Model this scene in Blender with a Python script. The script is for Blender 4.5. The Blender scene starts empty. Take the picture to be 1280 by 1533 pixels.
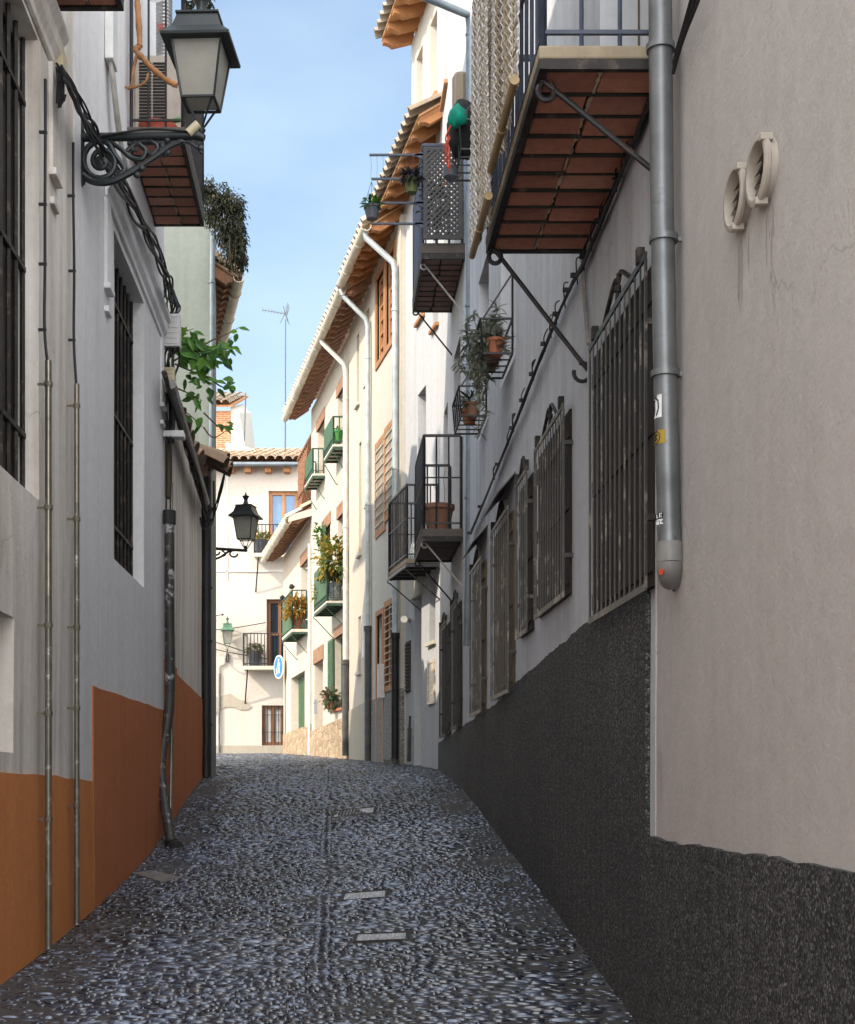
import bpy, bmesh, math, random
import numpy as np
from mathutils import Vector, noise
random.seed(7)
SC = bpy.context.scene
COL = SC.collection
FL, CX, HY, EYE = 2000.0, 640.0, 1165.0, 1.7
R = random.uniform

# ------------------------------------------------------------------ frames
def U(px, py, Y):
    return Vector(((px-CX)/FL*Y, Y, EYE+(HY-py)/FL*Y))

class Wall:
    """facade running along the street: X = m*Y + c, o = offset towards the street"""
    def __init__(s, m, c, sg): s.m, s.c, s.s = m, c, sg
    def P(s, u, o, z): return Vector((s.m*u+s.c+s.s*o, u, z))
    def Y(s, px, o=0.): return FL*(s.c+s.s*o)/(px-CX-FL*s.m)
    def at(s, px, py, o=0.):
        y = s.Y(px, o); return y, EYE+(HY-py)/FL*y
    def W(s, px, py, o=0.):
        y, z = s.at(px, py, o); return s.P(y, o, z)
class Front:
    """facade facing the camera at distance d"""
    def __init__(s, d): s.d = d
    def P(s, u, o, z): return Vector((u, s.d-o, z))
    def at(s, px, py, o=0.):
        return (px-CX)/FL*(s.d-o), EYE+(HY-py)/FL*(s.d-o)
    def W(s, px, py, o=0.):
        u, z = s.at(px, py, o); return s.P(u, o, z)
RW = Wall(-.07, 1.356, -1)
LW = Wall(-.07, -1.64, 1)
JW = Wall(-.225, 4.03, -1)
KW = Wall(-.225, 3.957, -1)
DW = Wall(-.236, 1.258, 1)
DS = Front(16.95)
EW = Front(35.0)

def interp(tab, x):
    if x <= tab[0][0]: return tab[0][1]
    if x >= tab[-1][0]: return tab[-1][1]
    for i in range(len(tab)-1):
        if x <= tab[i+1][0]: break
    def sl(j):
        j0, j1 = max(0, j-1), min(len(tab)-1, j+1)
        return (tab[j1][1]-tab[j0][1])/(tab[j1][0]-tab[j0][0])
    x0, y0 = tab[i]; x1, y1 = tab[i+1]; h = x1-x0; t = (x-x0)/h
    return (y0*(2*t**3-3*t*t+1)+h*sl(i)*(t**3-2*t*t+t)+y1*(-2*t**3+3*t*t)+h*sl(i+1)*(t**3-t*t))
ZL = [(-14, .1), (-4, .3), (0, .42), (4, .57), (6.56, .683), (8.63, .781), (11.5, 1.0), (14, 1.34), (16, 1.62), (17.5, 1.76), (20, 1.9), (34, 2.32), (60, 2.8), (300, 4)]
ZR = [(-14, -1.2), (-4, -.5), (0, -.12), (4, .36), (5.9, .614), (6.78, .735), (9.93, 1.129), (13.36, 1.53), (16.84, 1.79), (19.3, 1.90), (25, 2.07), (34, 2.32), (60, 2.8), (300, 4)]
def xl(y): return -.07*y-1.64 if y < 17 else -.236*y+1.258-.086
def xr(y): return -.07*y+1.356 if y < 17.1 else -.225*y+4.0
def gz(x, y):
    a, b = xl(y), xr(y); t = min(1, max(0, (x-a)/(b-a)))
    z = interp(ZL, y)*(1-t)+interp(ZR, y)*t
    return z-.006*math.exp(-((x+.07*y+.066)/.13)**2) if y < 19 else z
def ground_at(px, py):
    y = 3.
    while y < 34:
        p = U(px, py, y)
        if p.z <= gz(p.x, y): return p
        y += .01
    return U(px, py, 34)

# ------------------------------------------------------------------ materials
def lin(r, g, b):
    f = lambda c: c/12.92 if c <= .04045 else ((c+.055)/1.055)**2.4
    return (f(r/255), f(g/255), f(b/255), 1)
class NT:
    def __init__(s, name):
        s.m = bpy.data.materials.new(name); s.m.use_nodes = True
        s.t = s.m.node_tree; s.b = s.t.nodes['Principled BSDF']
        s.tc = s.n('ShaderNodeTexCoord')
    def n(s, ty, **kw):
        x = s.t.nodes.new(ty)
        for k, v in kw.items():
            if k[0] == '_': setattr(x, k[1:], v)
            else: x.inputs[k.replace('_', ' ')].default_value = v
        return x
    def l(s, a, b): s.t.links.new(a, b)
    def coord(s, sc=(1, 1, 1), rot=(0, 0, 0)):
        mp = s.n('ShaderNodeMapping'); mp.inputs['Scale'].default_value = sc; mp.inputs['Rotation'].default_value = rot
        s.l(s.tc.outputs['Object'], mp.inputs['Vector']); return mp.outputs['Vector']
    def noise(s, scale, detail=4, sc=(1, 1, 1), rough=.55):
        x = s.n('ShaderNodeTexNoise', Scale=scale, Detail=detail, Roughness=rough)
        s.l(s.coord(sc), x.inputs['Vector']); return x.outputs['Fac']
    def ramp(s, fac, stops):
        x = s.n('ShaderNodeValToRGB'); e = x.color_ramp.elements
        while len(e) < len(stops): e.new(.5)
        for k, (p, c) in enumerate(stops):
            e[k].position = p; e[k].color = c if len(c) == 4 else (*c, 1)
        s.l(fac, x.inputs['Fac']); return x.outputs['Color']
    def mix(s, fac, a, b, mode='MIX'):
        x = s.n('ShaderNodeMix', _data_type='RGBA', _blend_type=mode)
        for v, k in ((fac, 0), (a, 6), (b, 7)):
            if hasattr(v, 'links'): s.l(v, x.inputs[k])
            else: x.inputs[k].default_value = v
        return x.outputs[2]
    def bump(s, h, strength=.4, dist=.01, prev=None):
        x = s.n('ShaderNodeBump', Strength=strength, Distance=dist); s.l(h, x.inputs['Height'])
        if prev is not None: s.l(prev, x.inputs['Normal'])
        return x.outputs['Normal']
    def done(s, col, rough=.8, nrm=None, metal=0., spec=.4):
        for v, k in ((col, 'Base Color'), (rough, 'Roughness'), (metal, 'Metallic'), (spec, 'Specular IOR Level')):
            if hasattr(v, 'links'): s.l(v, s.b.inputs[k])
            else: s.b.inputs[k].default_value = v
        if nrm is not None: s.l(nrm, s.b.inputs['Normal'])
        return s.m
BW = [(.35, (0, 0, 0)), (.7, (1, 1, 1))]
def scl(c, k): return (c[0]*k, c[1]*k, c[2]*k, 1)

def plaster(name, c, dirt=None, amount=.35, streak=.35, bs=45, bstr=.35, spots=0, cracks=0):
    n = NT(name); dirt = dirt or scl(c, .55)
    big = n.ramp(n.noise(.9, 5), BW); st = n.ramp(n.noise(1.6, 5, (4, 4, .22)), [(.43, (0, 0, 0)), (.66, (1, 1, 1))])
    fine = n.noise(14, 4)
    m1 = n.n('ShaderNodeMath', _operation='MULTIPLY'); n.l(big, m1.inputs[0]); m1.inputs[1].default_value = amount
    m2 = n.n('ShaderNodeMath', _operation='MULTIPLY'); n.l(st, m2.inputs[0]); m2.inputs[1].default_value = streak
    col = n.mix(m1.outputs[0], c, scl(c, .78)); col = n.mix(m2.outputs[0], col, dirt)
    col = n.mix(.35, col, n.ramp(fine, [(.3, scl(c, .8)), (.7, scl(c, 1.08))]))
    if spots:
        sp = n.ramp(n.noise(5, 8, rough=.75), [(.68, (0, 0, 0)), (.74, (1, 1, 1))])
        m3 = n.n('ShaderNodeMath', _operation='MULTIPLY'); n.l(sp, m3.inputs[0]); m3.inputs[1].default_value = spots
        col = n.mix(m3.outputs[0], col, dirt)
    if cracks:
        v = n.n('ShaderNodeTexVoronoi', Scale=1.3, _feature='DISTANCE_TO_EDGE')
        wv = n.n('ShaderNodeMix', _data_type='RGBA', _blend_type='ADD'); wv.inputs[0].default_value = .35
        z = n.n('ShaderNodeTexNoise', Scale=3., Detail=6.); n.l(n.coord(), z.inputs['Vector']); n.l(n.coord((1, 1, .6)), wv.inputs[6]); n.l(z.outputs['Color'], wv.inputs[7]); n.l(wv.outputs[2], v.inputs['Vector'])
        ck = n.ramp(v.outputs['Distance'], [(0, (1, 1, 1)), (.006, (0, 0, 0))]); msk = n.ramp(n.noise(.7, 3), [(.52, (0, 0, 0)), (.6, (cracks,)*3)])
        col = n.mix(n.mix(1., ck, msk, 'MULTIPLY'), col, scl(dirt, .5))
        patch = n.ramp(n.noise(.8, 2, rough=.4), [(.6, (0, 0, 0)), (.62, (1, 1, 1))]); m4 = n.n('ShaderNodeMath', _operation='MULTIPLY'); n.l(patch, m4.inputs[0]); m4.inputs[1].default_value = .4*cracks
        col = n.mix(m4.outputs[0], col, scl(c, 1.12))
    b = n.bump(n.noise(6, 4), .2, .02); b = n.bump(n.noise(bs, 3), bstr, .006, b)
    return n.done(col, .9, b, spec=.2)
def paint(name, c, rough=.5, var=.25, metal=0., wear_or_glint=None, ws=9, bump=.15, spec=.4):
    n = NT(name)
    col = n.ramp(n.noise(6, 5), [(.3, scl(c, 1-var)), (.7, scl(c, 1+var))])
    if wear_or_glint:
        col = n.mix(n.ramp(n.noise(ws, 7, rough=.7), [(.55, (0, 0, 0)), (.64, (1, 1, 1))]), col, wear_or_glint)
    return n.done(col, rough, n.bump(n.noise(60, 3), bump, .003), metal, spec)
def wood(name, c, c2, sc=(14, 14, 1.2), rough=.7, s=1.5):
    n = NT(name)
    col = n.ramp(n.noise(s, 7, sc, .65), [(.25, c2), (.5, c), (.75, scl(c, 1.3))])
    return n.done(col, rough, n.bump(n.noise(s*2, 6, sc), .4, .004))
def islands(name, stops, rough=.6, transl=False, bump=True, spec=.4, bs=40):
    n = NT(name); g = n.n('ShaderNodeNewGeometry')
    col = n.ramp(g.outputs['Random Per Island'], stops)
    col = n.mix(.4, col, n.ramp(n.noise(25, 4), [(.3, (.25, .25, .25)), (.75, (1, 1, 1))]), 'MULTIPLY')
    m = n.done(col, rough, n.bump(n.noise(bs, 4), .3, .004) if bump else None, spec=spec)
    if transl:
        t = n.n('ShaderNodeBsdfTranslucent'); n.l(col, t.inputs['Color'])
        mx = n.n('ShaderNodeMixShader'); mx.inputs[0].default_value = .35
        n.l(n.b.outputs[0], mx.inputs[1]); n.l(t.outputs[0], mx.inputs[2])
        n.l(mx.outputs[0], n.t.nodes['Material Output'].inputs['Surface'])
    return m
M = {}
def grain():
    n = NT('dark_roughcast')
    v = n.n('ShaderNodeTexVoronoi', Scale=105.); 
    wv = n.n('ShaderNodeMix', _data_type='RGBA', _blend_type='ADD'); wv.inputs[0].default_value = .012
    nz = n.n('ShaderNodeTexNoise', Scale=40., Detail=3.); n.l(n.coord(), nz.inputs['Vector']); n.l(n.coord(), wv.inputs[6]); n.l(nz.outputs['Color'], wv.inputs[7])
    n.l(wv.outputs[2], v.inputs['Vector'])
    bw = n.n('ShaderNodeSeparateColor'); n.l(v.outputs['Color'], bw.inputs[0])
    col = n.ramp(bw.outputs[0], [(.1, (.02, .0205, .0215)), (.5, (.07, .0715, .073)), (.85, (.14, .142, .143)), (1, (.24, .24, .235))])
    col = n.mix(n.ramp(v.outputs['Distance'], [(.35, (0, 0, 0)), (.85, (1, 1, 1))]), col, (.014, .014, .014, 1))
    col = n.mix(.45, col, n.ramp(n.noise(1.3, 5), [(.3, (.45, .46, .48)), (.7, (1.25, 1.22, 1.15))]), 'MULTIPLY')
    b = n.bump(v.outputs['Distance'], -1., .012); b = n.bump(n.noise(60, 4, rough=.65), .8, .016, b)
    return n.done(col, .75, b, spec=.4)
def mats():
    M['white_l'] = plaster('pale_whitewash', (.73, .72, .725, 1), (.42, .40, .39, 1), .3, .25)  # near-white wash of the left house and its hood
    M['grey_l'] = plaster('dirty_whitewash', (.72, .68, .63, 1), (.30, .215, .145, 1), .5, .75, spots=.2, cracks=.5)
    M['white_g'] = plaster('pale_mauve_render', (.495, .468, .448, 1), (.36, .30, .26, 1), .3, .22, 55, .4, spots=.10, cracks=.5)
    M['white_h'] = plaster('blue_grey_whitewash', (.60, .62, .655, 1), (.33, .29, .25, 1), .35, .45, spots=.12, cracks=.3)
    M['white_i'] = plaster('white_limewash', (.56, .55, .545, 1), (.4, .37, .33, 1), .25, .3)
    M['white_j'] = plaster('grey_white_limewash', (.53, .53, .535, 1), (.36, .34, .31, 1), .3, .3)
    M['cream'] = plaster('cream_limewash', (.57, .505, .41, 1), (.6, .5, .37, 1), .25, .25)
    M['cream2'] = plaster('warm_white_limewash', (.55, .51, .435, 1), (.58, .5, .4, 1), .25, .28)
    M['end_w'] = plaster('aged_white_limewash', (.58, .53, .465, 1), (.62, .45, .27, 1), .3, .35, spots=.1)
    M['green_w'] = plaster('greenish_render', (.25, .275, .245, 1), (.14, .15, .115, 1), .5, .6, spots=.2)
    M['orange'] = plaster('ochre_dado_paint', (.60, .225, .075, 1), (.30, .12, .055, 1), .5, .25, 30, .4, spots=.4, cracks=.5)
    M['orange2'] = plaster('red_ochre_dado_paint', (.50, .17, .07, 1), (.22, .08, .042, 1), .5, .3, 30, .4, spots=.4, cracks=.4)
    M['rough'] = grain()
    M['beige_d'] = plaster('beige_dado_render', (.42, .37, .29, 1), None, .3, .2)
    n = NT('rubble_stone'); v = n.n('ShaderNodeTexVoronoi', Scale=4.5); n.l(n.coord((1, 1, 1.6)), v.inputs['Vector'])
    v2 = n.n('ShaderNodeTexVoronoi', Scale=4.5, _feature='DISTANCE_TO_EDGE'); n.l(n.coord((1, 1, 1.6)), v2.inputs['Vector'])
    bw = n.n('ShaderNodeRGBToBW'); n.l(v.outputs['Color'], bw.inputs[0])
    col = n.mix(.45, n.ramp(n.noise(9, 5), [(.3, (.3, .2, .11, 1)), (.7, (.5, .37, .24, 1))]), bw.outputs[0], 'SOFT_LIGHT')
    col = n.mix(n.ramp(v2.outputs['Distance'], [(.0, (1, 1, 1)), (.04, (0, 0, 0))]), col, (.3, .23, .16, 1))
    M['rubble'] = n.done(col, .9, n.bump(n.ramp(v2.outputs['Distance'], [(0, (0, 0, 0)), (.12, (1, 1, 1))]), .6, .02))
    n = NT('granite_chippings'); col = n.ramp(n.noise(60, 4, rough=.7), [(.38, (.05, .045, .04)), (.5, (.2, .18, .16)), (.65, (.42, .38, .33))])
    M['granite'] = n.done(col, .8, n.bump(n.noise(60, 4), .4, .006))
    M['iron'] = paint('black_iron', (.018, .018, .02, 1), .45, .3, .0, (.06, .035, .02, 1), 14)
    M['worn_glint_iron'] = paint('worn_glint_grille_paint', (.045, .039, .032, 1), .45, .35, .0, (.30, .26, .2, 1), 6, spec=.45)  # light flecks stand for glints on the bars as well as worn paint
    M['pale_iron'] = paint('rubbed_glint_grille_paint', (.022, .02, .018, 1), .4, .35, .0, (.22, .19, .15, 1), 7, spec=.5)  # near-black, lighter flecks paint in edge glints along with rubbed spots
    M['pale_zinc'] = paint('pale_zinc', (.44, .48, .49, 1), .45, .2, .2)
    M['dark_iron'] = paint('dark_grille_paint', (.022, .019, .017, 1), .6, .3, .0, (.09, .07, .055, 1), 11, spec=.3)
    M['blue_iron'] = paint('slate_blue_iron', (.05, .065, .10, 1), .5, .25)
    M['green_iron'] = paint('green_iron', (.03, .075, .048, 1), .5, .3)
    M['green_wood'] = paint('green_shutter_paint', (.04, .105, .045, 1), .55, .3)
    M['lamp_green'] = paint('green_lamp_paint', (.07, .16, .09, 1), .5, .25)
    M['lamp_iron'] = paint('lamp_black_paint', (.014, .019, .021, 1), .42, .3)
    M['galv'] = paint('galvanised_steel', (.19, .20, .205, 1), .44, .3, .6, (.15, .16, .17, 1), 6, .12)
    M['zinc_blue'] = paint('bluish_zinc', (.19, .225, .245, 1), .5, .2, .5, (.15, .19, .23, 1), 4)
    M['pipe_black'] = paint('black_cast_iron_pipe', (.02, .02, .02, 1), .5, .3, .1)
    M['pipe_grey'] = paint('dark_grey_pipe', (.09, .09, .085, 1), .5, .3, .2)
    M['pipe_peel'] = paint('peeling_painted_pipe', (.05, .045, .042, 1), .5, .3, .2, (.42, .41, .4, 1), 9)
    M['conduit'] = paint('dull_olive_steel', (.21, .19, .145, 1), .32, .25, .7)
    M['conduit_peel'] = paint('conduit_with_white_paint', (.15, .14, .11, 1), .4, .3, .5, (.5, .49, .47, 1), 6)
    M['gutter'] = paint('cream_painted_gutter', (.62, .56, .45, 1), .5, .15)
    M['white_pipe'] = paint('white_painted_pipe', (.66, .64, .58, 1), .5, .12)
    M['pvc'] = paint('beige_pvc', (.40, .355, .30, 1), .5, .15)
    M['cable'] = paint('black_cable', (.012, .012, .013, 1), .6, .3)
    M['cable_w'] = paint('grey_cable', (.33, .31, .28, 1), .6, .3)
    M['grey_plastic'] = paint('grey_plastic_elbow', (.2, .195, .185, 1), .45, .25)
    M['stain'] = plaster('drip_stained_render', (.47, .43, .405, 1), (.36, .30, .26, 1), .3, .5)
    M['box_w'] = paint('white_plastic', (.6, .6, .58, 1), .45, .1)
    M['box_c'] = paint('yellowed_plastic', (.5, .43, .28, 1), .5, .2)
    M['terra'] = paint('terracotta', (.42, .15, .07, 1), .8, .25)
    M['terra_d'] = paint('weathered_terracotta', (.22, .115, .07, 1), .85, .3)
    M['soffit'] = islands('red_brown_soffit_tile', [(0, (.42, .175, .11, 1)), (.4, (.55, .23, .145, 1)), (.8, (.36, .15, .10, 1)), (1, (.6, .3, .2, 1))], .6)
    M['seam'] = paint('pale_mortar_seam', (.42, .34, .24, 1), .9, .3)
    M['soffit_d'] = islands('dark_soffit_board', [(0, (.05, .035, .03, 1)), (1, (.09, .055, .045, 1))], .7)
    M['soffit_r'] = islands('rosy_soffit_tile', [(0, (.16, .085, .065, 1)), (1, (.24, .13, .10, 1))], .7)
    M['slab'] = plaster('weathered_slab_mortar', (.36, .30, .21, 1), (.1, .08, .06, 1), .5, .5)
    M['slab_d'] = plaster('dark_stained_slab', (.12, .10, .085, 1), None, .5, .5)
    M['slab_w'] = plaster('pale_slab', (.62, .56, .45, 1), None, .3, .3)
    M['tile'] = islands('roof_tile_clay', [(0, (.62, .44, .30, 1)), (.3, (.68, .56, .43, 1)), (.6, (.58, .36, .22, 1)), (1, (.74, .66, .55, 1))], .85)
    M['tile_d'] = islands('old_roof_tile', [(0, (.13, .085, .06, 1)), (.5, (.2, .14, .1, 1)), (1, (.1, .07, .05, 1))], .9)
    M['tile_g'] = islands('lichened_roof_tile', [(0, (.38, .30, .22, 1)), (.5, (.5, .42, .32, 1)), (1, (.3, .23, .16, 1))], .9)
    M['rafter'] = wood('brown_rafter', (.24, .115, .06, 1), (.13, .06, .035, 1), (3, 3, 3))
    M['board_p'] = wood('faded_soffit_board', (.40, .25, .16, 1), (.25, .15, .09, 1), (2, 2, 2))
    M['rafter_o'] = wood('orange_rafter', (.34, .145, .05, 1), (.2, .085, .033, 1), (3, 3, 3))  # saturated orange-brown eave wood
    M['board_o'] = wood('orange_board', (.50, .27, .12, 1), (.34, .17, .07, 1), (2, 2, 2))  # lighter orange wood for the eave boards
    M['wood_o'] = wood('orange_brown_joinery', (.40, .185, .075, 1), (.27, .12, .05, 1))
    M['wood_b'] = wood('brown_joinery', (.21, .095, .045, 1), (.12, .055, .03, 1))
    M['lintel'] = wood('brown_lintel', (.30, .16, .09, 1), (.2, .1, .055, 1), (2, 2, 6))
    M['old_wood'] = wood('weathered_boards', (.030, .022, .016, 1), (.011, .009, .008, 1), (20, 20, 1.), .8)
    M['old_wood2'] = wood('bleached_boards', (.11, .08, .042, 1), (.025, .019, .013, 1), (20, 20, 1.), .8)
    M['dark'] = paint('dark_interior', (.012, .011, .011, 1), .8, .2)
    M['shade_w'] = paint('pale_blind', (.42, .4, .36, 1), .7, .12)
    M['brick'] = None
    n = NT('brick_courses'); bt = n.n('ShaderNodeTexBrick', Scale=1.)
    for k, v in (('Color1', (.5, .2, .08, 1)), ('Color2', (.42, .16, .07, 1)), ('Mortar', (.55, .4, .28, 1)), ('Mortar Size', .008), ('Brick Width', .24), ('Row Height', .065)): bt.inputs[k].default_value = v
    cb = n.n('ShaderNodeCombineXYZ'); sp = n.n('ShaderNodeSeparateXYZ'); n.l(n.tc.outputs['Object'], sp.inputs[0])
    ad = n.n('ShaderNodeMath'); n.l(sp.outputs[0], ad.inputs[0]); n.l(sp.outputs[1], ad.inputs[1]); n.l(ad.outputs[0], cb.inputs[0]); n.l(sp.outputs[2], cb.inputs[1]); n.l(cb.outputs[0], bt.inputs['Vector'])
    M['brick'] = n.done(n.mix(.5, bt.outputs['Color'], n.ramp(n.noise(9, 4), [(.3, (.4, .4, .4)), (.7, (1, 1, 1))]), 'MULTIPLY'), .9)
    n = NT('window_glass'); M['glass'] = n.done((.02, .03, .04, 1), .06, spec=.8)
    n = NT('blue_window_glass'); M['glass_b'] = n.done(n.ramp(n.noise(1.5, 3), [(.3, (.05, .12, .22, 1)), (.7, (.09, .2, .36, 1))]), .08, spec=.8)
    n = NT('curtain'); M['curtain'] = n.done(n.ramp(n.noise(2, 3, (40, 40, .4)), [(.35, (.38, .37, .34, 1)), (.65, (.68, .66, .6, 1))]), .8)
    n = NT('frosted_lamp_glass'); c = n.ramp(n.noise(5, 5), [(.3, (.40, .385, .34, 1)), (.7, (.52, .505, .45, 1))])
    M['lglass'] = n.done(c, .35)
    t = n.n('ShaderNodeBsdfTranslucent'); n.l(c, t.inputs['Color']); mx = n.n('ShaderNodeMixShader'); mx.inputs[0].default_value = .45
    n.l(n.b.outputs[0], mx.inputs[1]); n.l(t.outputs[0], mx.inputs[2]); n.l(mx.outputs[0], n.t.nodes['Material Output'].inputs['Surface'])
    M['leaf'] = islands('bright_green_leaf', [(0, (.03, .10, .01, 1)), (.5, (.07, .2, .02, 1)), (1, (.16, .34, .03, 1))], .45, True, False)
    M['leaf_d'] = islands('dark_green_leaf', [(0, (.022, .026, .014, 1)), (.6, (.045, .055, .024, 1)), (1, (.10, .085, .045, 1))], .6, True, False)
    M['leaf_g'] = islands('grey_green_leaf', [(0, (.15, .17, .12, 1)), (.6, (.3, .33, .25, 1)), (1, (.46, .48, .4, 1))], .6, True, False)
    M['leaf_o'] = islands('orange_leaf', [(0, (.12, .16, .03, 1)), (.35, (.42, .26, .04, 1)), (.7, (.55, .2, .03, 1)), (1, (.5, .36, .1, 1))], .6, True, False)
    M['leaf_y'] = islands('yellow_green_leaf', [(0, (.08, .15, .03, 1)), (.45, (.2, .24, .04, 1)), (.8, (.5, .33, .05, 1)), (1, (.6, .42, .12, 1))], .6, True, False)
    M['leaf_p'] = islands('purple_leaf', [(0, (.02, .025, .03, 1)), (.6, (.05, .03, .06, 1)), (1, (.05, .08, .04, 1))], .6, True, False)
    M['leaf_r'] = islands('rosy_leaf', [(0, (.06, .12, .04, 1)), (.5, (.14, .2, .08, 1)), (.8, (.4, .2, .16, 1)), (1, (.3, .25, .14, 1))], .6, True, False)
    M['bark'] = paint('tan_bark', (.27, .125, .05, 1), .8, .45, 0., (.14, .08, .045, 1), 16)
    M['stem'] = paint('brown_stem', (.1, .07, .035, 1), .8, .3)
    M['esparto'] = islands('esparto_strand', [(0, (.3, .22, .12, 1)), (.3, (.62, .56, .46, 1)), (.7, (.75, .75, .76, 1)), (1, (.42, .32, .2, 1))], .8)
    M['bamboo'] = wood('bamboo_rod', (.36, .25, .12, 1), (.22, .14, .065, 1), (6, 1.5, 6), .45)
    M['rollblind'] = wood('slatted_blind', (.22, .175, .12, 1), (.1, .08, .055, 1), (30, 30, .3))
    M['plate'] = paint('cast_metal_cover', (.42, .425, .44, 1), .5, .2, .3, (.12, .12, .12, 1), 45, .5)
    M['sign_blue'] = paint('sign_blue', (.04, .19, .50, 1), .45, .1)
    M['sign_white'] = paint('sign_white', (.78, .78, .76, 1), .5, .06)
    M['black_cloth'] = paint('black_cloth', (.015, .015, .016, 1), .9, .2)
    M['red'] = paint('red_cord', (.55, .07, .03, 1), .6, .2)
    M['redpot'] = paint('red_plastic', (.5, .1, .06, 1), .5, .15)
    M['teal'] = paint('teal_cloth', (.0, .24, .16, 1), .8, .25)
    M['grey_pot'] = paint('dark_grey_plastic', (.08, .085, .095, 1), .5, .2)
    M['green_pot'] = paint('mossy_pot', (.1, .12, .035, 1), .7, .3)
    n = NT('painted_ceramic'); M['ceramic'] = n.done(n.ramp(n.noise(14, 3), [(.4, (.55, .55, .5, 1)), (.5, (.12, .2, .3, 1)), (.6, (.42, .4, .3, 1))]), .3)
    M['yellow'] = paint('yellow_sticker', (.36, .24, .03, 1), .5, .1)
    M['ink'] = paint('black_ink', (.01, .01, .01, 1), .5, .1)
    M['duct'] = paint('bright_flex_duct', (.5, .5, .5, 1), .28, .3, .9)
    M['green_tube'] = paint('green_plastic', (.06, .25, .05, 1), .5, .2)  # plain bright green plastic
    n = NT('glazed_tile_picture'); M['plaque'] = n.done(n.ramp(n.noise(12, 4), [(.35, (.25, .13, .06, 1)), (.5, (.6, .52, .4, 1)), (.65, (.35, .25, .15, 1))]), .3)
    n = NT('street_mortar'); col = n.ramp(n.noise(9, 7, rough=.7), [(.3, (.032, .029, .027, 1)), (.55, (.07, .062, .056, 1)), (.75, (.15, .132, .115, 1))])
    col = n.mix(n.ramp(n.noise(.6, 3), BW), col, scl((.07, .07, .075), .8))
    M['mortar'] = n.done(col, .8, n.bump(n.noise(45, 5), .7, .015), spec=.3)
    n = NT('river_cobble'); g = n.n('ShaderNodeNewGeometry')
    col = n.ramp(g.outputs['Random Per Island'], [(0, (.016, .020, .030, 1)), (.4, (.033, .044, .070, 1)), (.6, (.058, .054, .053, 1)), (.82, (.075, .096, .14, 1)), (1, (.19, .235, .31, 1))])
    col = n.mix(1., col, n.ramp(n.noise(.55, 4), [(.32, (.55, .5, .47)), (.62, (1.25, 1.25, 1.28))]), 'MULTIPLY')
    rr = n.n('ShaderNodeMapRange', To_Min=.1, To_Max=.32); n.l(g.outputs['Random Per Island'], rr.inputs[0])
    M['cobble'] = n.done(col, rr.outputs[0], n.bump(n.noise(70, 4), .2, .004), spec=.9)
    n = NT('grey_concrete'); M['concrete'] = n.done(n.ramp(n.noise(12, 6), [(.3, (.1, .095, .09, 1)), (.7, (.2, .19, .18, 1))]), .85, n.bump(n.noise(40, 4), .4, .006))  # mottled grey concrete of the ground slab
mats()

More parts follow.
